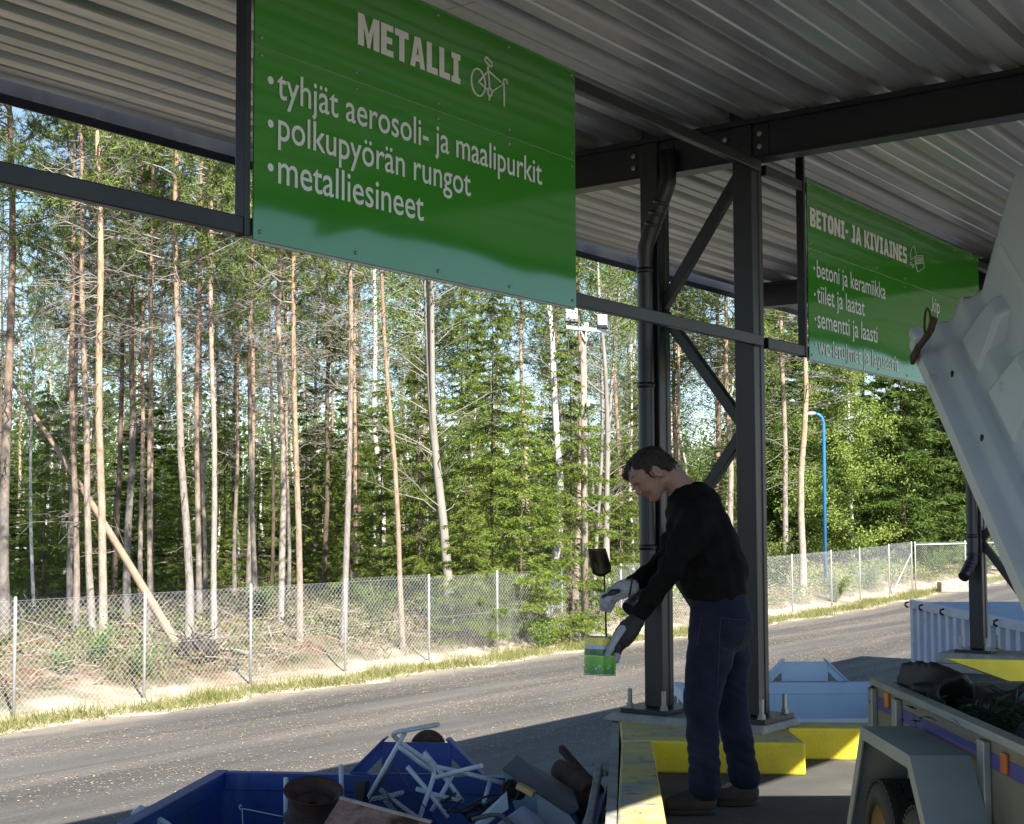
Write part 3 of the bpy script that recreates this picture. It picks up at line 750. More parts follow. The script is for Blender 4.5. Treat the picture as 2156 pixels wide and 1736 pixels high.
# white corrugated container in the third bay
t0, t1 = gp(1915, 1264, -.02), gp(2150, 1310, -.02)
dirv = (t1 - t0); dirv.z = 0; Lc = 6.2; dirv.normalize(); perp = Vector((-dirv.y, dirv.x, 0))
if perp.x < 0: perp = -perp
cont = empty('white_container', Vector((t0.x, t0.y, ZR)), 'low white corrugated container with rust streaks behind the farther column', 'container')
m = MB(); zt, zb_ = -.13, ZR + .15; s = 0.0; rows0 = []
while s < Lc - .05:
    for ds, dp in ((0, 0), (.13, 0), (.16, .075), (.29, .075), (.32, 0)):
        rows0.append((s + ds, dp))
    s += .34
m.grid([[t0 * 1 + dirv * q + perp * (dp + .006) + Vector((0, 0, z - t0.z)) for q, dp in rows0] for z in (zb_, zt)], smooth=False)
sw = m.build('side_panel', whitec, cont, fix=False)
sol = sw.modifiers.new('t', 'SOLIDIFY'); sol.thickness = .004
MB().bar(t0 + Vector((0, 0, -.06)) + perp * .03, t0 + dirv * Lc + Vector((0, 0, -.06)) + perp * .03, .07, .13).build('top_rail', whitec, cont, bevel=.01)
MB().bar(t0 + perp * .03 + dirv * .03 + Vector((0, 0, -.132)), t0 + perp * .03 + dirv * .03 + Vector((0, 0, ZR + .1 - t0.z)), .07, .07).build('corner_post', whitec, cont, bevel=.008)
m = MB().box(t0 + dirv * Lc / 2 + perp * 1.2 + Vector((0, 0, -.035)), (Lc - .1, 2.2, .012), dirv, perp); m.build('cover', pmat('grey_blue_cover', (.16, .25, .36), (.2, .29, .4), rough=.5), cont)
MB().box(t0 + perp * 1.25 + Vector((0, 0, -.7)), (.03, 2.3, 1.2), dirv, perp).build('end_panel', whitec, cont)
for k, q in enumerate((.05, .75, 1.75, 3.0, 3.9)):
    h = MB(); c = t0 + dirv * q + perp * (-.03) + Vector((0, 0, -.055))
    h.tube([c + Vector((0, 0, .03)), c - perp * .05 + Vector((0, 0, .015)), c - perp * .055 + Vector((0, 0, -.03)), c - perp * .01 + Vector((0, 0, -.055))], .016, n=8)
    h.build('lashing_hook', rust, cont)

# ------------------------------------------------------------------ scrap in the blue skip
heap_m = pmat('mixed_scrap', (.05, .055, .06), (.16, .15, .14), rough=.7, scale=14, contrast=(.4, .6))
rows = []
random.seed(3)
for j in range(30):
    y = 3.5 + 3.9 * j / 29
    rows.append([TA(-wB / 2 + .1 + (wB - .2) * i / 19, y - cB.y, -.72 + .14 * math.sin(i * 1.9 + j * .7) + random.uniform(-.09, .09)) for i in range(20)])
hp = MB().grid(rows, smooth=False).build('scrap_heap', heap_m); tag(hp, kind='stuff')
whitetube = pmat('white_enamelled_tube', (.50, .58, .66), (.56, .62, .68), rough=.35, scale=8)
over(whitetube, (.10, .06, .04), 18, .64, .70)
zs_ = lambda x, y: (578.9 + x * .2197, 1500 + y * .2197)
def P(xy, d): q = zs_(*xy); return at(q[0], q[1], d)
def arc(pts, n=4):
    out = [Vector(pts[0])]
    for i in range(1, len(pts) - 1):
        p, q, r_ = Vector(pts[i - 1]), Vector(pts[i]), Vector(pts[i + 1]); t = min(.35, .06 / max((q - p).length, .01)), min(.35, .06 / max((r_ - q).length, .01))
        A_, B_ = q.lerp(p, t[0]), q.lerp(r_, t[1])
        for k in range(n + 1): u = k / n; out.append(A_ * (1 - u) ** 2 + q * 2 * u * (1 - u) + B_ * u * u)
    return out + [Vector(pts[-1])]
chair = empty('tube_frame', P((1300, 700), 7.3), 'bent white tube chair frame sticking up out of the blue skip', 'chair frame')
TR = .0125
def tb(name, pts, par=chair, r=TR, mat=whitetube): return MB().tube(arc(pts), r, n=10).build(name, mat, par)
tb('arm_tube', [P((1570, 118), 7.0), P((1115, 198), 7.15), P((1180, 275), 7.2), P((1515, 505), 7.35), P((1528, 610), 7.35), P((1475, 760), 7.3), P((1370, 1060), 7.2)])
tb('side_tube', [P((1245, 200), 7.17), P((1170, 330), 7.2), P((900, 810), 7.25)])
tb('brace_tube', [P((1180, 325), 7.19), P((1330, 440), 7.26), P((1500, 560), 7.33)])
tb('leg_tube', [P((1545, 625), 7.33), P((1980, 510), 7.1)])
tb('leg_tube', [P((1430, 380), 7.45), P((1640, 640), 7.42), P((1800, 860), 7.4)])
tb('leg_tube', [P((1268, 520), 7.36), P((1470, 760), 7.35), P((1660, 1010), 7.3)])
tb('seat_tube', [P((1515, 515), 7.42), P((1850, 590), 7.46), P((2180, 680), 7.5)])
tb('brace_tube', [P((1700, 605), 7.44), P((1610, 770), 7.38), P((1500, 950), 7.36)])
tb('seat_tube', [P((1355, 735), 7.33), P((1560, 800), 7.36), P((1790, 850), 7.38)])
tb('brace_tube', [P((1010, 740), 7.3), P((1180, 880), 7.25), P((1390, 1030), 7.2)])
tb('brace_tube', [P((900, 840), 7.2), P((1070, 810), 7.22), P((1225, 770), 7.3)])
tb('leg_tube', [P((1050, 840), 7.2), P((1150, 950), 7.2)])
tb('leg_tube', [P((2060, 670), 7.48), P((2000, 880), 7.4)])
for n_, (x0, y0, x1, y1, dd) in enumerate(((105, 628, 105, 1000, 7.35), (632, 502, 655, 900, 7.5))):
    m = MB().tube([P((x0, y0), dd), P((x1, y1 + 400), dd)], .0125, n=12)
    o = m.build('steel_tube', whitetube); tag(recenter(o), ('short white tube standing upright at the left of the rusty wheel rim', 'taller white tube standing upright behind the rusty wheel rim')[n_], 'tube', 'white tubes in the blue skip')
o = MB().bar(P((840, 650), 7.3), P((790, 1200), 7.25), .055, .055).build('steel_post', pmat('black_post', (.012, .012, .014), rough=.5), None, bevel=.004); tag(recenter(o), 'black square post leaning in the blue skip beside the chair frame', 'post')
# wheel rim
rc = at(660, 1668, 7.0); ax_ = Vector((.09, -.28, .95)).normalized()
rim = empty('wheel_rim', rc, 'rusty brown car wheel rim lying on top of the scrap', 'wheel rim')
MB().lathe([(.140, .0), (.148, .006), (.146, .012), (.128, .0), (.121, -.03), (.110, -.07), (.114, -.12), (.132, -.135), (.142, -.14), (.140, -.147), (.11, -.14), (.100, -.07), (.112, -.02), (.122, -.004)], rc, axis=tuple(ax_), n=48, close=True).build('barrel', rust, rim)
MB().lathe([(.112, -.075), (.10, -.055), (.07, -.045), (.055, -.06), (.03, -.06), (.028, -.08), (.08, -.075), (.11, -.085)], rc, axis=tuple(ax_), n=40).build('wheel_disc', rust, rim)
# copper-pink sheet panel
m = MB(); A_, B_ = at(712, 1690, 6.75), at(905, 1742, 6.62); C_, D_ = at(860, 1800, 6.5), at(655, 1780, 6.55); th = Vector((.004, .012, .014))
m.hexa([A_, B_, C_, D_, A_ + th, B_ + th, C_ + th, D_ + th])
pk = pmat('stained_pink_enamel', (.40, .24, .19), (.26, .15, .11), rough=.5, scale=9, bump=.2); over(pk, (.07, .035, .02), 5, .50, .62); over(pk, (.5, .42, .38), 9, .6, .72)
o = m.build('enamel_sheet', pk, None, bevel=.003)
MB().bar(A_ + th * 1.4, B_ + th * 1.4, .02, .012).build('panel_flange', pmat('pale_worn_flange', (.5, .42, .38), (.3, .22, .19), rough=.6), o)
tag(recenter(o), 'stained pinkish metal sheet lying in front of the rusty wheel rim', 'metal sheet')
for ch in o.children: ch.location = -o.location
# grey cabinet
cab = empty('metal_cabinet', at(1140, 1680, 7.1), 'grey sheet metal cabinet tipped on its side at the right of the skip', 'cabinet')
q3 = lambda x, y: (947.4 + x * .17088, 1500 + y * .17088)
def Q(x, y, d): a = q3(x, y); return at(a[0], a[1], d)
tp = [Q(650, 690, 7.35), Q(830, 530, 7.5), Q(1530, 960, 7.25), Q(1590, 1190, 7.0), Q(1480, 1270, 6.95)]
cg = pmat('grey_green_top_sheet', (.075, .08, .078), (.10, .10, .095), rough=.5, scale=4, bump=.1)
cb = pmat('blue_grey_sheet', (.20, .29, .36), (.15, .22, .28), rough=.4, scale=3, bump=.12)
dn = Vector((.10, .0, -.33)) * 1.0
MB().prism(tp, Vector((0, .004, -.012))).build('top_sheet', cg, cab)
MB().hexa([tp[0] + dn, tp[4] + dn, tp[4] + dn + Vector((.1, .3, 0)), tp[0] + dn + Vector((.1, .3, 0)), tp[0] + Vector((0, .006, -.014)), tp[4] + Vector((0, .006, -.014)), tp[3] + Vector((-.02, .0, -.02)), tp[1] + Vector((0, 0, -.02))]).build('body', cb, cab)
MB().prism([Q(1065, 1010, 7.02), Q(1475, 1275, 6.9), Q(1640, 1500, 6.85), Q(1100, 1500, 6.9)], Vector((0, .01, 0))).build('front_sheet', pmat('light_grey_sheet', (.26, .31, .35), (.22, .27, .3), rough=.4), cab)
MB().lathe([(.035, -.02), (.052, -.01), (.056, 0), (.05, .004), (.045, 0), (.04, -.08), (0, -.08)], Q(745, 960, 6.97), axis=(-.55, -.75, .25), n=24).build('duct_opening', dark, cab)
MB().prism([Q(350, 1300, 6.9), Q(700, 980, 6.96), Q(720, 1190, 6.9), Q(200, 1560, 6.8)], Vector((.0, .012, .0))).build('side_flap', pmat('pale_blue_sheet', (.36, .46, .54), (.30, .4, .48), rough=.35), cab)
V_ = [Q(520, 1420, 6.72), Q(900, 1150, 6.8), Q(1160, 1330, 6.78), Q(1250, 1600, 6.7), Q(450, 1650, 6.6)]
MB().prism(V_, Vector((0, .05, -.01))).build('curved_hood', pmat('lilac_grey_sheet', (.27, .31, .40), (.22, .26, .34), rough=.4), cab, bevel=.01)
o = MB().bar(Q(835, 900, 6.88), Q(1035, 1010, 6.84), .035, .028).build('wood_offcut', pmat('pale_planed_wood', (.50, .36, .17), (.42, .29, .13), rough=.7, scale=5, stretch=(1, 8, 8)), None, bevel=.002); tag(recenter(o), 'short pale wooden offcut lying against the grey cabinet', 'wood')
# rusty duct
du = empty('rusty_duct', Q(1600, 900, 7.3), 'dark rusty steel duct with a torn flange at the right end of the skip', 'duct')
MB().tube([Q(1330, 690, 7.55), Q(1450, 760, 7.5), Q(1640, 900, 7.35), Q(1760, 1010, 7.25)], [.052, .06, .066, .066], n=20).build('pipe', rust, du)
MB().prism([Q(1345, 415, 7.5), Q(1375, 440, 7.48), Q(1685, 790, 7.38), Q(1620, 800, 7.38), Q(1340, 490, 7.5)], Vector((.02, .01, .004))).build('torn_flange', rust, du)
MB().prism([Q(1540, 950, 7.2), Q(1690, 1010, 7.2), Q(1820, 870, 7.2), Q(1780, 1400, 7.1), Q(1640, 1500, 7.05)], Vector((.0, .06, 0))).build('box_end', rust, du)
# light sheet profile at the left, hooked wire, net and cable
o = MB().prism([at(275, 1712, 6.9), at(291, 1700, 6.9), at(350, 1736, 6.85), at(420, 1790, 6.8), at(300, 1790, 6.8)], Vector((.0, .05, .004))).build('sheet_profile', pmat('pale_blue_profile', (.38, .47, .54), (.34, .43, .5), rough=.4), None, bevel=.004); tag(recenter(o), 'pale blue folded sheet profile standing at the left edge of the skip', 'metal profile')
wire = MB().tube(arc([at(509, 1699, 7.3), at(505, 1694, 7.3), at(503, 1700, 7.3), at(506, 1705, 7.3), at(512, 1703, 7.3), at(585, 1718, 7.2), at(640, 1728, 7.15)]), .0028, n=6); wire.tube([at(510, 1704, 7.3), at(512, 1760, 7.25)], .0028, n=6)
o = wire.build('hooked_wire', pmat('pale_wire', (.4, .5, .56), rough=.4)); tag(recenter(o), 'thin pale wire with a hooked end at the left side of the skip', 'wire')
net = MB(); apex, bl_, br_ = P((1130, 490), 7.42), P((880, 880), 7.1), P((1560, 1080), 7.05)
for k in range(23):
    u = k / 22
    net.tube([apex.lerp(bl_, u), apex.lerp(br_, u)], .0009, n=3)
    net.tube([bl_.lerp(br_, u), (apex.lerp(bl_, u * .2)).lerp(br_, u * .9 + .05)], .0009, n=3)
    net.tube([br_.lerp(bl_, u), apex.lerp(bl_, 1 - u)], .0009, n=3)
net.tube([apex, P((1030, 640), 7.2), bl_], .0045, n=6); net.tube([bl_, P((1200, 990), 7.05), br_], .004, n=6); net.tube([apex, P((1300, 730), 7.2), br_], .0035, n=6)
o = net.build('wire_net', pmat('black_net', (.008, .008, .009), rough=.6)); tag(recenter(o), 'black wire net draped over the white chair tubes', 'net')
random.seed(12); m = MB()
for k in range(26):
    x = random.uniform(1600, 2060); y = random.uniform(860, 1050); dd = random.uniform(6.95, 7.15); L = random.uniform(60, 190); t = random.uniform(-.9, .7)
    m.tube(arc([P((x, y), dd), P((x + L * .5, y + L * t * .4 - 20), dd), P((x + L, y + L * t), dd + .03)]), random.choice((.004, .006, .009)), n=6)
o = m.build('cable_tangle', pmat('black_cable', (.012, .012, .012), rough=.6)); tag(recenter(o), 'tangle of black cables between the chair frame and the cabinet', 'cables')
o = MB().tube(arc([Q(270, 1330, 6.75), Q(480, 1265, 6.75), Q(640, 1270, 6.72), Q(760, 1390, 6.7), Q(900, 1560, 6.6)]), .011, n=10).build('hose', pmat('grey_hose', (.07, .08, .09), rough=.5)); tag(recenter(o), 'grey corrugated hose curving over the cabinet hood', 'hose')
# stones and a rail between skip and platform
rl = MB().bar(at(1262, 1618, 7.5), at(1236, 1760, 6.1), .035, .06).build('edge_rail', concrete, None, bevel=.006); tag(recenter(rl), 'grey worn edge rail between the blue skip and the kerb', 'rail')
random.seed(8); m = MB()
for k in range(90):
    y = random.uniform(5.2, 8.0); x = e1.x - .075 + (y - 7.4) * .08 + random.uniform(-.05, .035); r = random.uniform(.012, .035)
    z = -.13 + random.uniform(-.03, .02); vs = [Vector((x, y, z)) + Vector((random.gauss(0, 1), random.gauss(0, 1), random.gauss(0, .7))).normalized() * r * random.uniform(.7, 1.2) for _ in range(10)]
    bm = bmesh.new()
    for v in vs: bm.verts.new(v)
    hull = bmesh.ops.convex_hull(bm, input=bm.verts); bm.verts.index_update()
    m.add([v.co.copy() for v in bm.verts], [[v.index for v in f.verts] for f in bm.faces]); bm.free()
m.box((e1.x - .09, 6.5, -.19), (.11, 3.4, .1))
o = m.build('gravel', concrete); tag(o, kind='stuff')

# ------------------------------------------------------------------ trailer with its lid raised
tk = 1.5
def TP(px, py, x=None, d=None):
    """point on the trailer's left side plane x"""
    r = ray(px, py); return CAM + r * ((x if x is not None else 1.4) / r.x)
XS = 1.4
tail = TP(1840, 1430); ztop = tail.z; ytail = tail.y; yfront = 3.3; XR = XS + 1.25
tgrey = pmat('khaki_grey_trailer_paint', (.16, .155, .115), (.13, .128, .10), rough=.5, scale=3, bump=.08, bscale=60)
over(tgrey, (.08, .07, .05), 8, .6, .8)
tgalv = pmat('galvanised_trailer_steel', (.30, .33, .34), (.22, .25, .27), rough=.45, metal=.5, scale=8)
tblue = pmat('blue_trailer_stripe', (.045, .045, .24), (.05, .05, .2), rough=.5, scale=4)
tfend = pmat('grey_plastic_fender', (.24, .28, .30), (.19, .225, .24), rough=.55, scale=3, bump=.05)
lidm = pmat('white_plastic_lid', (.52, .56, .58), (.46, .50, .52), rough=.42, scale=2, bump=.06, bscale=50); over(lidm, (.26, .24, .20), 7, .62, .78)
amber = pmat('amber_reflector', (.55, .16, .02), (.4, .1, .015), rough=.25)
trailer = empty('car_trailer', Vector(((XS + XR) / 2, (ytail + yfront) / 2, 0)), 'grey two-axle car trailer with a blue stripe and raised white lid', 'trailer')
zbot = ztop - .40
st0, st1 = TP(1842, 1464).z, TP(1842, 1489).z
w = .022
MB().box((XS + w / 2, (ytail + yfront) / 2, (ztop - .02 + st0) / 2), (w, ytail - yfront, ztop - .02 - st0), ).build('side_board', tgrey, trailer)
MB().box((XS + w / 2 - .0015, (ytail + yfront) / 2, (st0 + st1) / 2), (w, ytail - yfront, st0 - st1 - .001)).build('stripe', tblue, trailer)
MB().box((XS + w / 2, (ytail + yfront) / 2, (st1 + zbot) / 2), (w, ytail - yfront, st1 - zbot - .001)).build('side_board', tgrey, trailer)
MB().box((XR - w / 2, (ytail + yfront) / 2, (ztop + zbot) / 2 - .02), (w, ytail - yfront, ztop - zbot - .02)).build('side_board', tgrey, trailer)
MB().box(((XS + XR) / 2, ytail - .012, (ztop + zbot) / 2 - .005), (XR - XS - .05, .022, ztop - zbot - .01)).build('tailgate', tgrey, trailer, bevel=.004)
MB().box(((XS + XR) / 2, yfront + .012, (ztop + zbot) / 2 - .005), (XR - XS - .05, .022, ztop - zbot - .01)).build('front_board', tgrey, trailer, bevel=.004)
MB().box(((XS + XR) / 2, (ytail + yfront) / 2, zbot + .012), (XR - XS - .06, ytail - yfront - .06, .02)).build('trailer_floor', tgrey, trailer)
MB().box((XS + .008, (ytail + yfront) / 2, ztop - .008), (.05, ytail - yfront + .02, .03)).build('top_rail', tgalv, trailer, bevel=.006)
MB().box((XR - .008, (ytail + yfront) / 2, ztop - .008), (.05, ytail - yfront + .02, .03)).build('top_rail', tgalv, trailer, bevel=.006)
for yy in (ytail - .02, TP(1895, 1500).y, TP(2080, 1600).y, yfront + .3):
    MB().box((XS - .012, yy, (ztop + zbot) / 2 - .015), (.024, .06, ztop - zbot - .03)).build('side_post', tgalv, trailer, bevel=.004)
for pxy in ((1868, 1474), (2115, 1608)):
    c = TP(pxy[0], pxy[1], XS - .006); MB().box(c, (.014, .045, .06)).build('side_reflector', amber, trailer, bevel=.005)
for pxy in ((1838, 1452), (1838, 1478)):
    c = TP(pxy[0], pxy[1], XS - .01); MB().lathe([(.014, -.01), (.016, 0), (0, .004)], c, axis=(0, 1, 0), n=12).build('latch_knob', dark, trailer)
# fender: flat top with sloping ends, over two wheels
f_in = XS - .026; f_out = XS - .205
fA, fD = TP(1816, 1528, f_out), TP(1919, 1593, f_out); zf = (fA.z + fD.z) / 2; y0f, y1f = fD.y, fA.y
prof = [(y1f + .28, zf - .46), (y1f, zf), (y0f, zf), (y0f - .42, zf - .48)]
m = MB()
outer = [(f_out, y, z) for y, z in prof]; inner = [(f_in, y, z) for y, z in prof]
for k in range(3):
    a_, b_, c_, d_ = Vector(outer[k]), Vector(outer[k + 1]), Vector(inner[k + 1]), Vector(inner[k]); nrm = Vector((0, 0, -.008)) if k == 1 else Vector((0, -.008 if k == 0 else .008, -.004))
    m.hexa([a_, b_, c_, d_, a_ + nrm, b_ + nrm, c_ + nrm, d_ + nrm])
fen = m.build('fender', tfend, trailer)
m = MB()
for k in range(3):
    a_, b_ = Vector(outer[k]), Vector(outer[k + 1]); i = Vector((0, (y0f + y1f) / 2, zf - .45)); dwn = lambda p: p + (Vector((p.x, i.y, i.z)) - p).normalized() * .05
    m.hexa([a_, b_, dwn(b_), dwn(a_), a_ + Vector((-.006, 0, 0)), b_ + Vector((-.006, 0, 0)), dwn(b_) + Vector((-.006, 0, 0)), dwn(a_) + Vector((-.006, 0, 0))])
m.build('fender_lip', tfend, fen)
yc = (y0f + y1f) / 2; RW = .205
orange_rim = pmat('faded_orange_rim', (.20, .12, .055), (.13, .08, .04), rough=.5, scale=6)
for side, xs_ in ((1, f_out + .025), (-1, XR + .05)):
    for yy in (yc + RW + .012, yc - RW - .012):
        wheel = empty('wheel', Vector((xs_ + .07, yy, RW))); wheel.parent = trailer; wheel.location = Vector((xs_ + .07, yy, RW)) - trailer.location
        wd = .14
        MB().lathe([(RW * .62, 0), (RW * .80, -.004), (RW * .95, .008), (RW, .025), (RW, wd - .025), (RW * .95, wd - .008), (RW * .8, wd + .004), (RW * .62, wd)], (xs_, yy, RW), axis=(1, 0, 0), n=48, close=True).build('tyre', dark, wheel)
        tr = MB()
        for k in range(44):
            t = 2 * math.pi * k / 44; rd = Vector((0, math.cos(t), math.sin(t))); tn = Vector((0, -math.sin(t), math.cos(t)))
            for j, xx in enumerate((.022, .052, .084, .116)): tr.box(Vector((xs_ + xx, yy, RW)) + rd * (RW + .001) + tn * (.006 * (j % 2)), (.024, RW * .085, .010), (1, 0, 0), tn, rd)
        tr.build('tread', dark, wheel)
        MB().lathe([(RW * .62, .02), (RW * .66, .006), (RW * .6, .012), (RW * .5, .04), (RW * .25, .03), (RW * .2, .018), (0, .018)], (xs_, yy, RW), axis=(1, 0, 0), n=36).build('rim', orange_rim, wheel)
MB().box(((XS + XR) / 2, (ytail + yfront) / 2, zbot - .04), (.9, ytail - yfront - .3, .06)).build('chassis', tgalv, trailer)
MB().bar(((XS + XR) / 2, yfront, zbot - .04), ((XS + XR) / 2, yfront - 1.1, zbot - .02), .07, .06).build('drawbar', tgalv, trailer)
# lid: ribbed shell hinged at the front
hinge = Vector((0, 3.3, ztop + .03)); tl = TP(1925, 712, XS - .02)
lang = math.atan2(tl.z - hinge.z, tl.y - hinge.y); Ll = math.hypot(tl.z - hinge.z, tl.y - hinge.y)
el, nl = Vector((0, math.cos(lang), math.sin(lang))), Vector((0, -math.sin(lang), math.cos(lang)))
xw = XR - XS + .04; xm = (XS + XR) / 2
def LP(u, v, x): return Vector((x, hinge.y, hinge.z)) + el * u + nl * v      # u along the lid, v outward
lid = empty('lid', LP(0, 0, xm)); lid.parent = trailer; lid.location = LP(0, 0, xm) - trailer.location
# section across the lid: (inset from the edge, height); long steps run up to the domed top
sect = [(-.012, -.035), (-.012, .012), (.0, .020), (.030, .022), (.038, .03), (.046, .080), (.056, .088), (.085, .092), (.093, .10), (.102, .175), (.112, .195), (.15, .215), (.16, .235), (.172, .58), (.186, .67), (.215, .72), (.32, .755), (.5 * xw, .77)]
us = [0, .025, .05, .08, .12, .2, .4, .6, .8, 1.0, 1.15, 1.3, Ll - .3, Ll - .18, Ll - .13, Ll - .105, Ll - .093, Ll - .08, Ll - .056, Ll - .047, Ll - .023, Ll - .018, Ll]
rows = []
for u in us:
    e = min(u, Ll - u); row = []
    def endk(h):      # the ends step up in the same way as the sides
        for (i0, h0), (i1, h1) in zip(sect, sect[1:]):
            if e <= i1 * .5: return h0 + (h1 - h0) * max(0, (e - i0 * .5)) / max(1e-6, (i1 - i0) * .5)
        return 9
    hm = endk(0)
    full = sect + [(xw - i, h) for i, h in reversed(sect[:-1])]
    for i, h in full:
        dome = .05 * math.sin(math.pi * u / Ll) * max(0, (h - .4) / .3)
        row.append(LP(u, min(h + dome, hm), xm - xw / 2 + i))
    rows.append(row)
sh = MB().grid(rows, smooth=True).build('shell', lidm, lid, fix=False)
sol = sh.modifiers.new('t', 'SOLIDIFY'); sol.thickness = .012; sol.offset = -1
bv = sh.modifiers.new('e', 'EDGE_SPLIT'); bv.split_angle = math.radians(50)
# moulded stiffening ribs on the side and the top
for k, (u0, u1) in enumerate(((.25, .62), (.72, 1.02), (1.12, 1.40), (1.5, Ll - .2))):
    MB().hexa([LP(u0, .12, xm - xw / 2 + .08), LP(u1, .12, xm - xw / 2 + .08), LP(u1, .12, xm - xw / 2 + .16), LP(u0, .12, xm - xw / 2 + .16),
               LP(u0 + .06, .30, xm - xw / 2 + .125), LP(u1 - .05, .30, xm - xw / 2 + .125), LP(u1 - .05, .34, xm - xw / 2 + .2), LP(u0 + .06, .34, xm - xw / 2 + .2)]).build('moulded_rib', lidm, lid, bevel=.015)
MB().hexa([LP(.15, .40, xm - xw / 2 + .162), LP(Ll - .10, .40, xm - xw / 2 + .162), LP(Ll - .12, .40, xm - xw / 2 + .23), LP(.15, .40, xm - xw / 2 + .23),
           LP(.2, .45, xm - xw / 2 + .165), LP(Ll - .14, .45, xm - xw / 2 + .165), LP(Ll - .14, .48, xm - xw / 2 + .23), LP(.2, .48, xm - xw / 2 + .23)]).build('moulded_rib', lidm, lid, bevel=.012)
MB().box(LP(Ll - .005, .012, XS - .012), (.05, .075, .045), (1, 0, 0), tuple(el), tuple(nl)).build('corner_lug', lidm, lid, bevel=.018)
lt = MB(); c0, c1, c2, c3 = TP(1968, 668, XS - .04), TP(1958, 700, XS - .05), TP(1934, 732, XS - .05), TP(1920, 760, XS - .045)
lt.bar(c0, c1, .012, .026); lt.bar(c1, c2, .014, .022); lt.bar(c2, c3, .014, .034)
la = lt.build('latch', rust, lid, bevel=.004)
cc = TP(1953, 682, XS - .05)
MB().tube([cc + Vector((0, .035 * math.cos(t * .524), .05 * math.sin(t * .524))) for t in range(13)], .0035, n=6).build('latch_wire', rust, la)
for u in (.35, .8, 1.25, 1.6):
    MB().lathe([(0, -.002), (.011, -.002), (.011, .004), (0, .006)], LP(u, .055, xm - xw / 2 + .043), axis=(-1, 0, 0), n=10).build('rivet', dark, lid)
# load: black plastic sheets and bags, green clippings
blk = pmat('black_plastic_sheet', (.010, .009, .009), (.022, .016, .014), rough=.55, scale=3, bump=.5, bscale=14, bdist=.01)
def lump(name, c, r, seed, label, cat, mat=blk, h=.018):
    rs = np.random.RandomState(seed); ph = rs.uniform(0, 6.28, 12); fr = rs.uniform(4, 17, (12, 3)) * rs.choice([-1, 1], (12, 3))
    def f(Pn):
        d = ell(Pn, c, r); k = 0
        for i in range(12): k = k + np.abs(np.sin(Pn[0] * fr[i, 0] + Pn[1] * fr[i, 1] + Pn[2] * fr[i, 2] + ph[i])) * (.022 if i < 6 else .008)
        return d + k - .125
    rr = np.array(r) + .09
    o = sdf(name, f, np.array(c) - rr, np.array(c) + rr, h, mat); tag(recenter(o), label, cat); return o
pz = zbot + .02
lump('plastic_sack', at(1968, 1474, 5.25), (.10, .16, .125), 1, 'bulging black plastic sack at the tail of the trailer', 'sack')
rr_ = np.random.RandomState(5); ph = rr_.uniform(0, 6.28, 16); fr = rr_.uniform(4, 26, (16, 2)) * rr_.choice([-1, 1], (16, 2)); rows = []
sx0, sx1, sy0, sy1 = XS + .06, XR - .06, yfront + .06, ytail - .05
for j in range(150):
    y = sy0 + (sy1 - sy0) * j / 149; row = []
    for i in range(110):
        x = sx0 + (sx1 - sx0) * i / 109; u, v = i / 109, j / 149
        z = ztop - .14 + .17 * math.sin(math.pi * min(1, u * 1.15)) ** .7 * (.75 + .25 * math.sin(v * 5 + 1))
        for k in range(16): z -= (.016 if k < 6 else .007) * abs(math.sin(x * fr[k, 0] + y * fr[k, 1] + ph[k] + .8 * math.sin(y * 3 + k)))
        z -= .12 * max(0, (v - .9) / .1) + .24 * max(0, (.14 - u) / .14)
        row.append((x, y, z + .15))
    rows.append(row)
o = MB().grid(rows).build('plastic_sheet', blk, None, fix=False); tag(recenter(o), 'crumpled black plastic sheet covering the trailer load', 'plastic sheet')
rng = np.random.default_rng(9); N = 520
cgr = at(2135, 1522, 4.7)
c = np.array(cgr) + rng.normal(0, 1, (N, 3)) * np.array([.12, .13, .025]) + np.array([0, 0, .02])
def blades(C, D, L, Wd, rng, curl=None):
    """N triangular blades: base centres C, unit directions D, lengths L, widths Wd"""
    N = len(C); R = rng.normal(0, 1, (N, 3)); S = np.cross(D, R); S /= np.linalg.norm(S, axis=1, keepdims=True) + 1e-9
    L = np.broadcast_to(np.asarray(L, float), (N,))[:, None]; Wd = np.broadcast_to(np.asarray(Wd, float), (N,))[:, None]
    V = np.stack([C - S * Wd / 2, C + S * Wd / 2, C + D * L], 1).reshape(-1, 3)
    return V, np.arange(3 * N).reshape(-1, 3)
def leaves(C, D, L, Wd, rng):
    """N four-cornered leaves (diamond shaped, slightly folded)"""
    N = len(C); R = rng.normal(0, 1, (N, 3)); S = np.cross(D, R); S /= np.linalg.norm(S, axis=1, keepdims=True) + 1e-9
    L = np.broadcast_to(np.asarray(L, float), (N,))[:, None]; Wd = np.broadcast_to(np.asarray(Wd, float), (N,))[:, None]
    M_ = C + D * L * .5
    V = np.stack([C, M_ + S * Wd / 2, C + D * L, M_ - S * Wd / 2], 1).reshape(-1, 3)
    return V, np.arange(4 * N).reshape(-1, 4)
def unit(v): return v / (np.linalg.norm(v, axis=1, keepdims=True) + 1e-9)
clip = leafmat('wilted_green_leaf', [(.012, .055, .022), (.022, .09, .032), (.010, .035, .018)], trans=.2)
V, F = leaves(c, unit(rng.normal(0, 1, (N, 3)) * [1, 1, .4]), rng.uniform(.035, .07, N), rng.uniform(.007, .013, N), rng)
o = link('garden_clippings', npmesh('garden_clippings', V, F, clip)); tag(recenter(o), kind='stuff')

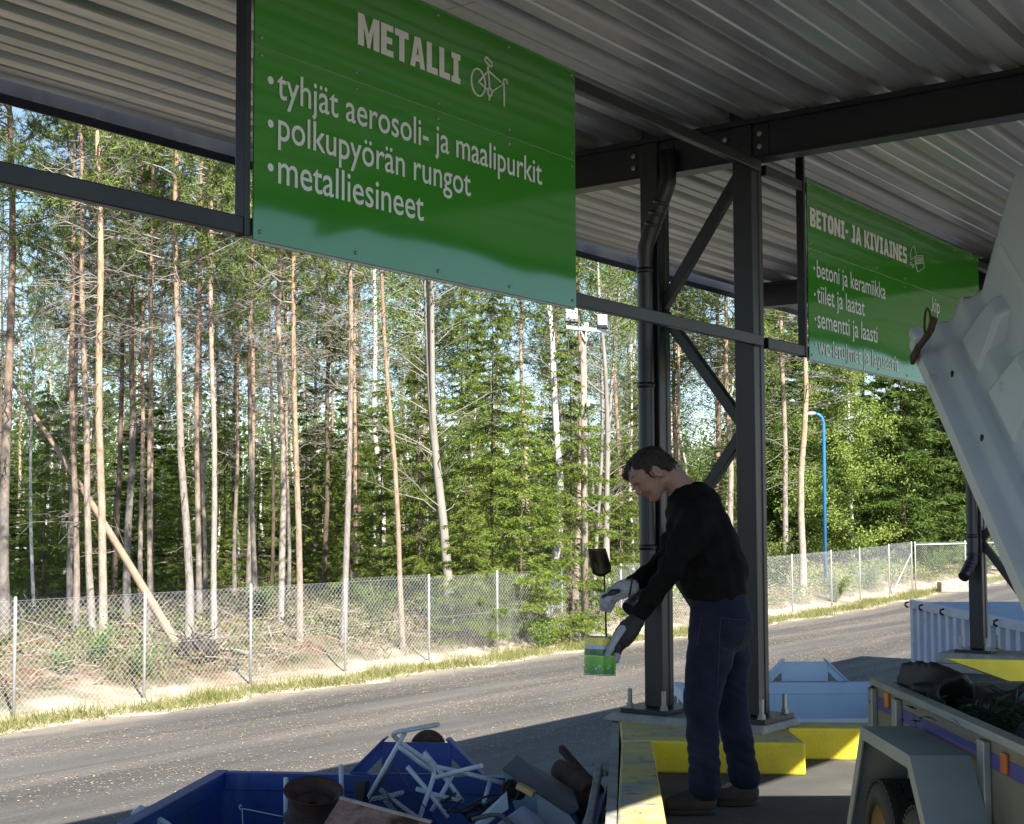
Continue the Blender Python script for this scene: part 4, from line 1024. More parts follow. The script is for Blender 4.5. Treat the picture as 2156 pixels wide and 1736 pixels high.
# ------------------------------------------------------------------ person
skin = pmat('skin', (.36, .215, .165), (.30, .17, .13), rough=.55, scale=18, bump=.05, bscale=200)
hairm = pmat('dark_brown_hair', (.012, .0075, .005), (.022, .014, .009), rough=.6, scale=60, stretch=(1, 1, 3), bump=.8, bscale=140, bdist=.004)
knit = pmat('black_knit_jumper', (.0075, .0075, .008), (.011, .011, .011), rough=.95, scale=30, bump=.35, bscale=350, bdist=.002, spec=.1)
denim = pmat('dark_blue_denim', (.009, .013, .029), (.020, .027, .050), rough=.85, scale=7, bump=.3, bscale=420, bdist=.0015, spec=.15)
suede = pmat('brown_suede', (.055, .044, .036), (.038, .031, .026), rough=.9, scale=12, bump=.2, bscale=150)
sole = pmat('black_sole', (.012, .011, .010), rough=.7)
glove_w = pmat('white_glove_leather', (.42, .45, .50), (.32, .35, .40), rough=.7, scale=14, bump=.2, bscale=90)
glove_k = pmat('dark_glove_back', (.016, .016, .018), (.028, .028, .03), rough=.7, scale=14, bump=.3, bscale=120)
DM = 6.33
def pp(px, py, d=DM): return np.array(at(px, py, d))
person = empty('person', Vector((pp(1500, 1690)[0], DM, 0)), 'man in black jumper and jeans bending forward with a tin and a scoop', 'person')
E0 = pp(1380, 998, DM)                      # between the ears
u_ = np.array([-.73, 0, .683]); f_ = np.array([-.683, 0, -.73]); l_ = np.array([0, -1.0, 0])     # up, face, towards the camera
def H(f, u, l=0): return E0 + f_ * f + u_ * u + l_ * l
AXH = (f_, u_, l_)
neck0, neck1 = H(-.045, -.040), pp(1452, 1050)
def headf(P_):
    d = ell(P_, H(.006, .042), (.092, .074, .074), AXH)
    d = smin(d, ell(P_, H(.046, .058), (.054, .048, .062), AXH), .03)
    d = smin(d, ell(P_, H(.050, -.005), (.048, .060, .058), AXH), .03)
    d = smin(d, ell(P_, H(.055, -.040), (.042, .040, .044), AXH), .025)
    for s in (-1, 1):
        d = smin(d, cap(P_, H(.004, -.040, s * .054), H(.074, -.070, s * .018), .018, .016), .022)     # jaw
        d = smin(d, ell(P_, H(.072, -.010, s * .040), (.022, .022, .022), AXH), .018)                  # cheek
        d = smin(d, cap(P_, H(.094, .043, s * .012), H(.082, .042, s * .046), .012, .010), .012)       # brow
    d = smin(d, ell(P_, H(.086, -.070), (.019, .016, .021), AXH), .018)                                # chin
    d = smin(d, cap(P_, H(.099, .034), H(.118, -.004), .0075, .0105), .010)                            # nose bridge and tip
    for s in (-1, 1): d = smin(d, ell(P_, H(.106, -.009, s * .012), (.011, .008, .0075), AXH), .005)
    d = smin(d, ell(P_, H(.098, -.031), (.011, .005, .021), AXH), .006); d = smin(d, ell(P_, H(.096, -.043), (.011, .0055, .019), AXH), .006)
    d = -smin(-d, ell(P_, H(.110, -.0372), (.010, .0016, .022), AXH), .003)                            # mouth line
    for s in (-1, 1):
        k = ell(P_, H(.101, .022, s * .031), (.015, .011, .018), AXH); d = -smin(-d, k, .010)          # eye hollow
        d = smin(d, ell(P_, H(.083, .021, s * .031), (.0125, .0115, .0135), AXH), .003)                # lid over the eye
        ear = ell(P_, H(-.006, .006, s * .079), (.019, .033, .008), AXH); ear = -smin(-ear, ell(P_, H(-.002, .008, s * .087), (.011, .022, .006), AXH), .004)
        d = smin(d, ear, .006)
    d = smin(d, cap(P_, neck0, neck1, .055, .062), .03)
    return d
hipN, hipF = pp(1506, 1300, DM - .085), pp(1520, 1300, DM + .085)
kneeN, ankN = pp(1476, 1474, DM - .10), pp(1484, 1655, DM - .10)
kneeF, ankF = pp(1537, 1470, DM + .085), pp(1567, 1632, DM + .085)
spine = [(pp(1447, 1058), .070), (pp(1458, 1085), .112), (pp(1481, 1150), .125), (pp(1500, 1220), .130), (pp(1512, 1275), .118), (pp(1513, 1310), .115)]
shN, shF = pp(1462, 1100, DM - .165), pp(1450, 1092, DM + .165)
elN, wrN = pp(1412, 1200, DM - .19), pp(1337, 1307, DM - .12)
elF, wrF = pp(1396, 1190, DM + .17), pp(1322, 1238, DM + .03)
def bodyf(P_):
    d = headf(P_)
    d = smin(d, chain(P_, [(p, r * .86) for p, r in spine], .05, .78, DM), .04)
    for a, b, c_ in ((shN, elN, wrN), (shF, elF, wrF)): d = smin(d, chain(P_, [(a, .050), (b, .036), (c_, .027)], .02), .04)
    for a, b, c_ in ((hipN, kneeN, ankN), (hipF, kneeF, ankF)): d = smin(d, chain(P_, [(a, .082), (b, .052), (c_, .036)], .03), .04)
    for an in (ankN, ankF): d = smin(d, cap(P_, an + np.array([.0, 0, -.03]), an + np.array([-.12, 0, -.075]), .030, .016), .03)
    for wr, hd in ((wrN, pp(1318, 1338, DM - .10)), (wrF, pp(1292, 1252, DM - .0))): d = smin(d, cap(P_, wr, hd, .026, .024), .02)
    return d
Zt = 1.72
body = sdf('body', bodyf, (.30, DM - .34, .02), (1.28, DM + .34, Zt), .011, skin, person)
head_hi = None
# finer head and neck as the visible part of the same body surface
def headonly(P_): return np.maximum(headf(P_), -(((P_[0] - neck1[0]) * (neck0 - neck1)[0] + (P_[2] - neck1[2]) * (neck0 - neck1)[2])) )
lo, hi = E0 - np.array([.17, .10, .17]), E0 + np.array([.16, .10, .15])
bv_ = np.empty(len(body.data.vertices) * 3, np.float32); body.data.vertices.foreach_get('co', bv_)
V, F = nets(bodyf, lo, hi, .0042)
# keep one continuous skin: coarse surface outside the head box, fine inside
o0 = np.array(origin(person)); bv_ = bv_.reshape(-1, 3) + o0
inside = ((bv_ > lo + .008) & (bv_ < hi - .008)).all(1)
pf = np.array([list(p.vertices) for p in body.data.polygons]); keepf = ~inside[pf].any(1)
me = npmesh('body', np.concatenate([bv_, V]) - o0, [pf[keepf], F + len(bv_)], skin, True)
bm = bmesh.new(); bm.from_mesh(me); bmesh.ops.delete(bm, geom=[v for v in bm.verts if not v.link_faces], context='VERTS'); bm.to_mesh(me); bm.free()
body.data = me
eyem = pmat('dark_eye', (.03, .02, .015), rough=.2)
for s in (-1, 1): sdf('eye', lambda P_: ell(P_, H(.0895, .0165, s * .031), (.0075, .0028, .0095), AXH), H(.0895, .0165, s * .031) - .014, H(.0895, .0165, s * .031) + .014, .0022, eyem, person)
for s in (-1, 1): sdf('eyebrow', lambda P_: cap(P_, H(.1045, .045, s * .014), H(.088, .048, s * .050), .0042, .003), H(.095, .046, s * .03) - .035, H(.095, .046, s * .03) + .035, .0025, hairm, person)
def hairf(P_):
    X, Y, Z = P_[0] - E0[0], P_[1] - E0[1], P_[2] - E0[2]
    ff = X * f_[0] + Z * f_[2]; uu = X * u_[0] + Z * u_[2]; ll = np.abs(Y)
    n_ = (np.sin(ff * 190 + uu * 70 + Y * 60) + np.sin(uu * 160 - Y * 210 + ff * 40) + np.sin(Y * 260 + ff * 120)) * .0010 + (np.sin(ff * 520 + uu * 310 + Y * 130) + np.sin(uu * 470 - Y * 560)) * .0012
    d = smin(ell(P_, H(.002, .046), (.103, .084, .082), AXH), cap(P_, H(.050, .094), H(.097, .092), .030, .017), .02) + n_
    d = smin(d, ell(P_, H(-.058, -.012), (.034, .058, .062), AXH) + n_, .02)
    d = smin(d, cap(P_, H(-.066, .0), H(-.076, -.048), .036, .026) + n_, .02)
    ears = np.maximum(np.maximum(np.abs(ff + .002) - .024, uu - .030), -uu - .05)
    cutf = np.maximum(.032 - ff, uu - (.066 + .17 * (ff - .06)) - n_ * 2)
    d = -smin(-d, cutf, .005)
    d = -smin(-d, ears, .004)
    d = np.maximum(d, -(uu + .070 + .9 * (ff + .06) * (ff > -.06)))
    low = np.maximum(-.030 - ff, uu - (-.006)); d = -smin(-d, low, .005)                       # nothing on cheek and jaw
    return d
sdf('hair', hairf, E0 - np.array([.16, .11, .14]), E0 + np.array([.16, .11, .17]), .0038, hairm, person)
ho = [o_ for o_ in person.children if o_.name.startswith('hair')][0]; nv = len(ho.data.vertices)
hv, hn = np.empty(nv * 3, np.float32), np.empty(nv * 3, np.float32); ho.data.vertices.foreach_get('co', hv); ho.data.vertices.foreach_get('normal', hn); hv, hn = hv.reshape(-1, 3), hn.reshape(-1, 3)
rng = np.random.default_rng(2); pick = rng.choice(nv, min(nv, 4200)); flow = (f_ * .55 - u_ * .25)[None, :] + rng.normal(0, .28, (len(pick), 3)); hd_ = hn[pick]
flow = np.where((((hv[pick] + np.array(origin(person)) - E0) @ f_) > -.01)[:, None], flow, (-u_ * .8 - f_ * .15)[None, :] + rng.normal(0, .25, (len(pick), 3)))
flow = unit(flow - hd_ * (flow * hd_).sum(1, keepdims=True)); V, F = blades(hv[pick] - hd_ * .002, unit(flow + hd_ * rng.uniform(.05, .38, (len(pick), 1))), rng.uniform(.010, .024, len(pick)), .0022, rng)
link('hair_strands', npmesh('hair_strands', V, F, hairm), ho)
# jumper
def fold(P_, k=1.0):
    return k * .0035 * (np.sin(P_[2] * 70 + P_[0] * 25 + np.sin(P_[1] * 20) * 2) + np.sin(P_[2] * 41 - P_[0] * 50 + P_[1] * 33) + .6 * np.sin(P_[0] * 90 + P_[2] * 20))
def jumperf(P_):
    d = chain(P_, spine[1:5] , .06, .72, DM)
    d = smin(d, cap(P_, pp(1442, 1046), pp(1455, 1085), .072, .11, .85, DM), .05)
    d = smin(d, ell(P_, pp(1474, 1062), (.09, .12, .085)), .05)
    d = smin(d, cap(P_, shN + [.0, .06, 0], shF + [0, -.06, 0], .078, .078), .05)
    d = smin(d, cap(P_, pp(1512, 1110), pp(1545, 1200), .055, .055, .5, DM), .06)
    for a, b, c_ in ((shN, elN, wrN), (shF, elF, wrF)):
        d = smin(d, chain(P_, [(a, .070), (a * .5 + b * .5, .064), (b, .056), (b * .45 + c_ * .55, .047), (c_, .037)], .02), .03)
    d = d + fold(P_)
    # hem, cuffs, collar
    hemn = np.array([.17, 0, 1.0]); hemn /= np.linalg.norm(hemn); hp_ = pp(1515, 1272)
    d = np.maximum(d, -((P_[0] - hp_[0]) * hemn[0] + (P_[2] - hp_[2]) * hemn[2]) - .5 * (P_[0] < .74) )
    cn = neck0 - neck1; cn = cn / np.linalg.norm(cn); cp_ = pp(1419, 1030); cn = np.array([-.84, 0, .54])
    d = np.maximum(d, (P_[0] - cp_[0]) * cn[0] + (P_[2] - cp_[2]) * cn[2])
    return d
jum = sdf('jumper', jumperf, (.40, DM - .36, .80), (1.28, DM + .36, 1.62), .0085, knit, person)
def jeansf(P_):
    d = cap(P_, pp(1513, 1262), pp(1513, 1318), .128, .128, .74, DM)
    d = smin(d, ell(P_, pp(1535, 1315), (.10, .16, .10)), .05)
    legs = 1e9
    for a, m_, b, c1, c_ in ((hipN, pp(1494, 1385, DM - .09), kneeN, pp(1480, 1545, DM - .10), ankN), (hipF, pp(1533, 1385, DM + .085), kneeF, pp(1550, 1545, DM + .085), ankF)):
        lg = chain(P_, [(a, .108), (m_, .100), (b, .077), (c1, .068), (c_, .066), (c_ + (c_ - c1) * .06, .068)], .02)
        legs = np.minimum(legs, lg)
    d = smin(d, legs, .035)
    zz = P_[2]
    bunch = np.exp(-((zz - .22) / .10) ** 2) + .6 * np.exp(-((zz - .52) / .07) ** 2) + .5 * np.exp(-((zz - .80) / .06) ** 2)
    d = d + .0055 * bunch * (.7 - 1.4 * np.abs(np.sin(zz * 60 + P_[0] * 32 + np.sin(P_[1] * 30 + zz * 9) * 1.2))) + .003 * (.5 - np.abs(np.sin(zz * 17 + P_[0] * 26 - P_[1] * 14 + 1.2 * np.sin(zz * 7)))) + fold(P_, .35)
    d = np.maximum(d, zz - .955 - .12 * (P_[0] - .95)); d = np.maximum(d, .062 - zz)
    return d
jeans = sdf('jeans', jeansf, (.62, DM - .28, .06), (1.26, DM + .30, 1.03), .0085, denim, person)
stitch = pmat('denim_stitching', (.06, .055, .06), rough=.8)
pk_ = MB(); q_ = lambda x, y: Vector(pp(x, y, DM - .125))
def on_jeans(px, py):
    r = ray(px, py); t = 6.0 / r.y
    for _ in range(80):
        p_ = CAM + r * t; dd = float(jeansf([np.array([p_.x]), np.array([p_.y]), np.array([p_.z])])[0])
        if dd < .0008: return p_ - Vector(r).normalized() * .0015
        t += max(dd * .7, .0005) / r.length
    return None
z7 = lambda x, y: (1157.9 + x * .4846, 894.7 + y * .4846)
for ln in ([(742, 838), (800, 846), (855, 850)], [(742, 838), (738, 900), (735, 965)], [(855, 850), (848, 900), (838, 945)], [(735, 965), (790, 985), (838, 945)], [(742, 845), (738, 905)], [(663, 838), (650, 880), (640, 960)], [(605, 830), (635, 845), (663, 838)], [(735, 970), (728, 1150)]):
    pts = []
    for (x0, y0), (x1, y1) in zip(ln, ln[1:]):
        for k in range(6):
            s_ = on_jeans(*z7(x0 + (x1 - x0) * k / 5, y0 + (y1 - y0) * k / 5))
            if s_ is not None: pts.append(s_)
    if len(pts) > 2: pk_.tube(pts, .0013, n=5)
if pk_.v: pk_.build('stitching', stitch, jeans)
# shoes
for nm, toe, heel, an, dd in (('near', pp(1396, 1692, DM - .10), pp(1503, 1690, DM - .10), ankN, DM - .10), ('far', pp(1500, 1678, DM + .085), pp(1592, 1675, DM + .085), ankF, DM + .085)):
    zf_ = .0; tx, hx = toe[0], heel[0]
    def shoef(P_, tx=tx, hx=hx, an=an, dd=dd):
        ys = .8
        d = chain(P_, [(np.array([tx + .045, dd, .043]), .037), (np.array([tx + .12, dd, .050]), .046), (np.array([hx - .03, dd, .055]), .041)], .03)
        d = smin(d, cap(P_, np.array([hx - .045, dd, .07]), np.array([hx - .055, dd, .10]), .046, .042), .03)
        d = np.maximum(d, .022 - P_[2]); return d
    sh_ = sdf('shoe', shoef, (tx - .03, dd - .08, 0), (hx + .05, dd + .08, .17), .005, suede, person)
    def solef(P_, tx=tx, hx=hx, dd=dd):
        x = (P_[0] - tx) / (hx - tx + .01); wd_ = .040 + .010 * np.sin(np.clip(x, 0, 1) * 3.6)
        d = np.sqrt(np.maximum(np.abs(P_[1] - dd) - wd_ + .03, 0) ** 2 + np.maximum(np.maximum(tx + .034 - P_[0], P_[0] - hx + .024), 0) ** 2) - .032
        return np.maximum(d, np.maximum(.001 - P_[2], P_[2] - .026))
    sdf('sole', solef, (tx - .03, dd - .08, -.01), (hx + .05, dd + .08, .05), .005, sole, sh_)
# tin, scoop, gloves
DC = 6.20
ct, cbm = at(1264.5, 1341, DC), at(1262.5, 1421, DC - .01)
axc = (ct - cbm).normalized(); hc = (ct - cbm).length; rcn = .0700
tin_m, nt, p = newmat('tin_landscape_print')
tc = nt.nodes.new('ShaderNodeTexCoord'); sp = nt.nodes.new('ShaderNodeSeparateXYZ'); nt.links.new(tc.outputs['Object'], sp.inputs[0])
hN = math2(nt, 'ADD', math2(nt, 'DIVIDE', sp.outputs[2], hc), math2(nt, 'MULTIPLY', math2(nt, 'SUBTRACT', noise(nt, tc, 22, 3), .5), .10))
grad = ramp(nt, hN, [(0, (.05, .22, .02)), (.30, (.10, .42, .04)), (.48, (.17, .52, .07)), (.50, (.55, .66, .24)), (.53, (.03, .13, .06)), (.66, (.05, .19, .10)), (.69, (.45, .58, .74)), (1, (.40, .52, .72))])
grad_n = nt.nodes[-1]
hard = math2(nt, 'DIVIDE', sp.outputs[2], hc)
mr = nt.nodes.new('ShaderNodeMath'); mr.operation = 'GREATER_THAN'; mr.inputs[1].default_value = .79; nt.links.new(hard, mr.inputs[0])
c1_ = mixc(nt, mr.outputs[0], grad, (.92, .76, .04))
v_ = nt.nodes.new('ShaderNodeTexVoronoi'); v_.inputs['Scale'].default_value = 62; nt.links.new(tc.outputs['Object'], v_.inputs['Vector'])
fl = math2(nt, 'MULTIPLY', math2(nt, 'LESS_THAN', v_.outputs['Distance'], .34), math2(nt, 'ADD', math2(nt, 'MULTIPLY', math2(nt, 'LESS_THAN', hard, .30), math2(nt, 'GREATER_THAN', hard, .12)), math2(nt, 'MULTIPLY', math2(nt, 'GREATER_THAN', hard, .84), math2(nt, 'LESS_THAN', hard, .93))))
c2_ = mixc(nt, fl, c1_, (.42, .48, .74)); nt.links.new(c2_, p.inputs['Base Color']); p.inputs['Roughness'].default_value = .25
tin = empty('paint_tin', cbm, 'open paint tin with a green landscape print held out over the skip', 'tin')
def tinpart(name, prof, mat, n=48):
    m_ = MB().lathe(prof, (0, 0, 0), n=n, smooth=True)
    me_ = bpy.data.meshes.new(name); me_.from_pydata([tuple(v) for v in m_.v], [], m_.f); me_.polygons.foreach_set('use_smooth', m_.sm); me_.materials.append(mat)
    ob = link(name, me_, tin); ob.rotation_euler = axc.to_track_quat('Z', 'Y').to_euler(); return ob
bare = pmat('bare_tinplate', (.45, .50, .54), (.38, .42, .46), rough=.35, metal=.4)
tinpart('tin_wall', [(rcn, 0.004), (rcn, hc - .004)], tin_m)
tinpart('tin_inside', [(0, .004), (rcn - .002, .004), (rcn - .002, hc - .003)], bare)
tinpart('rim', [(rcn - .003, hc - .006), (rcn + .001, hc - .005), (rcn + .0015, hc), (rcn - .002, hc + .0015), (rcn - .004, hc - .002)], bare)
tinpart('bottom_rim', [(rcn - .004, .002), (rcn + .001, -.001), (rcn + .0015, .004), (rcn, .006)], bare)
# scoop
sc_m = pmat('worn_dark_scoop_steel', (.055, .05, .035), (.025, .023, .018), rough=.35, metal=.7, scale=6)
DS = DC
s_top, s_low = at(1272.5, 1217, DS), at(1277.5, 1366, DS - .0)
scoop = empty('scoop', s_low, 'small upturned metal scoop on a thin rod held above the paint tin', 'scoop')
MB().tube([at(1272, 1212, DS), s_top, at(1274.8, 1285, DS), s_low], [.0045, .0043, .0043, .0043], n=10).build('rod', sc_m, scoop)
rows = []
for k in range(13):
    t = k / 12; row = []
    L_ = (1237.5 + (1245 - 1237.5) * t + 6 * max(0, t - .6) ** 1.0, 1156 + 52 * t); R_ = (1275 + (1290 - 1275) * t - 4 * max(0, t - .8) / .2, 1155 + 49 * t)
    dp = .030 * math.sin(min(t, 1) * 1.5) + .004
    for j in range(11):
        s = j / 10; p_ = at(L_[0] + (R_[0] - L_[0]) * s, L_[1] + (R_[1] - L_[1]) * s + (9 * max(0, t - .7) / .3) * math.sin(math.pi * s), DS)
        row.append(p_ + Vector((0, dp * (math.sin(math.pi * s) ** .6) - .012, 0)))
    rows.append(row)
bl0 = MB().grid(rows); bl0.grid([rows[-1], [v * .5 + Vector(at(1272, 1212, DS)) * .5 + Vector((0, .004, 0)) for v in rows[-1]], [Vector(at(1272, 1214, DS)) for v in rows[-1]]])
bo = bl0.build('blade', sc_m, scoop, fix=False); so2 = bo.modifiers.new('t', 'SOLIDIFY'); so2.thickness = .0025
def finger(P_, pts, r0, r1, k=.006):
    n_ = len(pts) - 1
    return chain(P_, [(np.array(q), r0 + (r1 - r0) * i / n_) for i, q in enumerate(pts)], k)
# far hand: holds the rod, knuckles up, fingers hanging round it
def hp2(x, y, dy=0): return np.array(at(1184.2 + x * .18187, 1131.6 + y * .18187, DC + dy))
def gloveF(P_):
    d = chain(P_, [(hp2(800, 575, .02), .034), (hp2(700, 600, .015), .036), (hp2(600, 655, .012), .037)], .02, 1.25, DC + .015)
    fs = [([hp2(560, 640, -.022), hp2(480, 680, -.026), hp2(455, 760, -.016), hp2(462, 830, .004)], .0125), ([hp2(575, 680, -.03), hp2(520, 740, -.036), hp2(505, 800, -.024), hp2(520, 845, -.006)], .0118),
          ([hp2(610, 700, .012), hp2(555, 760, .020), hp2(540, 810, .018), hp2(545, 850, .006)], .0115), ([hp2(640, 700, .034), hp2(592, 740, .040), hp2(575, 790, .036), hp2(572, 820, .02)], .0105)]
    for q, r_ in fs: d = smin(d, finger(P_, q, r_ + .001, r_ - .001), .009)
    d = smin(d, finger(P_, [hp2(660, 640, -.028), hp2(580, 650, -.036), hp2(520, 672, -.032), hp2(465, 690, -.020)], .015, .012), .01)
    return d + .0012 * np.sin(P_[0] * 210 + P_[2] * 120) * np.sin(P_[1] * 150 + P_[2] * 90)
gl = sdf('glove', gloveF, hp2(640, 680, 0) - np.array([.12, .09, .11]), hp2(640, 680, 0) + np.array([.12, .1, .11]), .0034, glove_w, person)
def patchF(P_): return np.maximum(np.abs(gloveF(P_)) - .0016, np.minimum(ell(P_, hp2(610, 625, -.045), (.026, .03, .014)), cap(P_, hp2(600, 640, -.045), hp2(470, 688, -.034), .013, .009)))
sdf('glove_patch', patchF, hp2(560, 650, -.03) - np.array([.08, .06, .06]), hp2(560, 650, -.03) + np.array([.08, .06, .06]), .0028, glove_k, gl)
sdf('cuff', lambda P_: np.abs(cap(P_, hp2(810, 572, .02), hp2(770, 585, .018), .0375, .037, 1.1, DC + .02)) - .004 + 1e3 * (np.abs((P_[0] - hp2(790, 578)[0]) * .96 - (P_[2] - hp2(790, 578)[2]) * .2) > .005), hp2(790, 578, .02) - .06, hp2(790, 578, .02) + .06, .003, glove_k, gl)
# near hand: dark back, closed on the right side of the tin with the thumb in front
DN = DC - .01
def hp3(x, y, dy=0): return np.array(at(1184.2 + x * .18187, 1131.6 + y * .18187, DN + dy))
def gloveN(P_):
    d = chain(P_, [(hp3(840, 985, .0), .040), (hp3(760, 1080, .0), .043), (hp3(700, 1160, .005), .041), (hp3(660, 1220, .02), .034)], .02, 1.1, DN)
    fs = [([hp3(655, 1190, -.010), hp3(632, 1270, -.020), hp3(622, 1340, -.022), hp3(612, 1400, -.02)], .0130), ([hp3(680, 1210, .012), hp3(652, 1290, .012), hp3(640, 1360, .010), hp3(628, 1425, .008)], .0130),
          ([hp3(700, 1200, .035), hp3(668, 1280, .040), hp3(648, 1340, .040), hp3(636, 1395, .038)], .0125), ([hp3(730, 1180, .055), hp3(690, 1250, .062), hp3(668, 1310, .062), hp3(655, 1350, .06)], .0112)]
    for q, r_ in fs: d = smin(d, finger(P_, q, r_ + .001, r_ - .0015), .009)
    return d + .0014 * np.sin(P_[0] * 190 + P_[2] * 140) * np.sin(P_[1] * 140 + P_[2] * 80)
gn = sdf('glove', gloveN, hp3(720, 1170) - np.array([.12, .10, .15]), hp3(720, 1170) + np.array([.14, .12, .16]), .0036, glove_k, person)
def thumbN(P_): return finger(P_, [hp3(690, 1060, -.040), hp3(610, 1180, -.062), hp3(555, 1285, -.086), hp3(520, 1362, -.090)], .0175, .0125)
sdf('glove_thumb', thumbN, hp3(600, 1210, -.065) - np.array([.08, .07, .10]), hp3(600, 1210, -.065) + np.array([.08, .07, .10]), .0034, glove_w, gn)
sdf('glove_fingertip', lambda P_: smin(finger(P_, [hp3(626, 1350, -.023), hp3(612, 1405, -.02)], .0138, .0128), finger(P_, [hp3(640, 1372, .008), hp3(628, 1430, .007)], .0136, .0124), .004), hp3(625, 1390) - .06, hp3(625, 1390) + .06, .0034, glove_w, gn)

# ------------------------------------------------------------------ fence
galv = pmat('galvanised_post', (.50, .52, .54), (.42, .44, .46), rough=.5, metal=.25, scale=10)
FB = 17.3; FH = 1.62
posts = [ab(onb(px, 1300, FB))[0] for px in (32, 305, 528, 727, 903, 1047, 1183, 1308, 1414, 1510, 1592, 1669, 1752, 1812, 1874, 1922)]
posts = [posts[0] - 4.8, posts[0] - 2.4] + posts
def fence(name, pa, label, step=.062, r=.0017, dense=None):
    """pa: list of (x, y, z) post feet"""
    root = empty(name, pa[0], label, 'fence')
    verts, faces = [], []
    for p_ in pa: MB().tube([p_ + Vector((0, 0, -.05)), p_ + Vector((0, 0, FH)), p_ + Vector((0, 0, FH + .03))], [.024, .024, .018], n=10).build('post', galv, root)
    wm = MB()
    for p_, q_ in zip(pa, pa[1:]):
        d_ = q_ - p_; Lx = math.hypot(d_.x, d_.y); n_ = max(2, int(Lx / (step * 1.414))); hx = Lx / n_; k = int(FH / hx) + 0
        nrm = Vector((-d_.y, d_.x, 0)).normalized()
        def PQ(i, j, o=0): s_ = i * hx / Lx; return p_.lerp(q_, s_) + Vector((0, 0, .03 + j * hx)) + nrm * o
        for sgn in (1, -1):
            for i0 in range(-k, n_ + k + 1):
                i_a, j_a, i_b, j_b = i0, 0, i0 + sgn * k, k
                lo_, hi_ = 0, n_
                t0, t1 = 0.0, 1.0
                xa, xb = (i_a, i_b)
                if xa == xb: continue
                ta, tb_ = sorted(((lo_ - xa) / (xb - xa), (hi_ - xa) / (xb - xa))); t0, t1 = max(0, ta), min(1, tb_)
                if t1 - t0 < 1e-3: continue
                A_ = PQ(xa + (xb - xa) * t0, k * t0, .0023 * sgn); B_ = PQ(xa + (xb - xa) * t1, k * t1, .0023 * sgn)
                wm.tube([A_, B_], r, n=3, cap=False, smooth=False)
        for z in (.06, FH * .5, FH - .03): wm.tube([p_ + Vector((0, 0, z)), q_ + Vector((0, 0, z))], .0022, n=3, cap=False)
    wm.build('wire_mesh', galv, root, fix=False)
    return root
feet = [W(a, FB, gz(a, FB)) for a in posts]
fn = fence('chain_link_fence', feet, 'long chain-link fence on thin steel posts along the edge of the wood')
a_e = posts[-1]
MB().tube([feet[-1] + Vector((0, 0, FH * .78)), feet[-2] + (feet[-1] - feet[-2]) * .12 + Vector((0, 0, .02))], .02, n=8).build('brace', galv, fn)
g0 = feet[-1]; g1 = Vector(at(2034, 1250, g0.y + .8)); g1.z = g0.z + .02; g2 = g1 + (g1 - g0) * .8
gate = fence('mesh_gate', [g0 + Vector((.12, 0, 0)), g1, g2], 'wide mesh gate with a top rail beyond the corner of the fence'); gate['category'] = 'gate'
MB().tube([g0 + Vector((.12, 0, FH - .08)), g2 + Vector((0, 0, FH - .08))], .024, n=8).build('top_rail', galv, gate)
f0 = [Vector(at(px, 1180, d)) for px, d in ((1300, 52), (1352, 54), (1404, 56), (1460, 58), (1900, 66), (1960, 68), (2030, 70))]
for q in f0: q.z = gz(*ab(q)) + .1
fence('chain_link_fence', f0[:4], 'short piece of chain-link fence farther back between the trees behind the man', r=.003)
fence('chain_link_fence', f0[4:], 'farthest chain-link fence beyond the gate on the right', r=.003)

# ------------------------------------------------------------------ wooden light pole
wood = pmat('grey_weathered_pole', (.34, .29, .23), (.25, .21, .17), rough=.85, scale=4, stretch=(9, 9, .6), bump=.4, bscale=30)
pf_ = W(ab(onb(1232, 1378, FB - .35))[0], FB - .35, 0); pf_.z = gz(*ab(pf_)) - .02; dpl = pf_.y
pole = empty('light_pole', pf_, 'weathered wooden pole with two floodlights on a white crossarm', 'light pole')
ztp = at(1230, 690, dpl).z
MB().tube([pf_, pf_.lerp(Vector((at(1230, 1000, dpl).x, dpl, (ztp + pf_.z) / 2)), 1), Vector((at(1228.5, 690, dpl).x, dpl, ztp))], [.085, .075, .062], n=14).build('pole_shaft', wood, pole)
z4 = lambda x, y: (1157.9 + x * .15152, 631.6 + y * .15152)
def L4(x, y, dy=0): q = z4(x, y); return at(q[0], q[1], dpl + dy)
whitep = pmat('white_painted_bracket', (.62, .64, .66), (.55, .57, .6), rough=.4)
m = MB().bar(L4(225, 380, -.1), L4(770, 435, -.1), .06, .07); m.bar(L4(430, 430, -.1), L4(500, 590, -.1), .02, .02); m.bar(L4(560, 440, -.1), L4(500, 590, -.1), .02, .02); m.bar(L4(500, 440, -.1), L4(500, 590, -.1), .02, .02)
m.build('crossarm', whitep, pole)
MB().box(L4(505, 355, -.08), (.09, .1, .1)).build('junction_box', whitep, pole, bevel=.01)
glass = pmat('floodlight_glass', (.70, .72, .74), (.62, .64, .66), rough=.15); lampb = pmat('dark_lamp_body', (.03, .033, .04), rough=.4)
for q, w_, tw in (((300, 215), .30, 0), ((735, 300), .24, .5)):
    c = L4(*q, -.12); Xv = Vector((math.cos(tw), math.sin(tw) * -.6, -.08)).normalized(); Zv = Vector((0, .25, 1)).normalized(); Yv = Xv.cross(Zv) * -1
    Yv = Zv.cross(Xv)
    fl_ = MB().box(c, (w_, .10, .34), Xv, Yv, Zv).build('floodlight', lampb, pole, bevel=.012)
    MB().box(c - Yv * .052 + Zv * .02, (w_ * .84, .01, .24), Xv, Yv, Zv).build('lamp_glass', glass, fl_)
    m = MB()
    for s in (-1, 1): m.bar(c + Xv * s * (w_ / 2 + .015) - Zv * .24, c + Xv * s * (w_ / 2 + .015), .02, .03)
    m.build('bracket', lampb, fl_)
cm = MB().box(L4(530, 1440, -.12), (.07, .10, .14)).build('camera_mount', whitep, pole, bevel=.008)
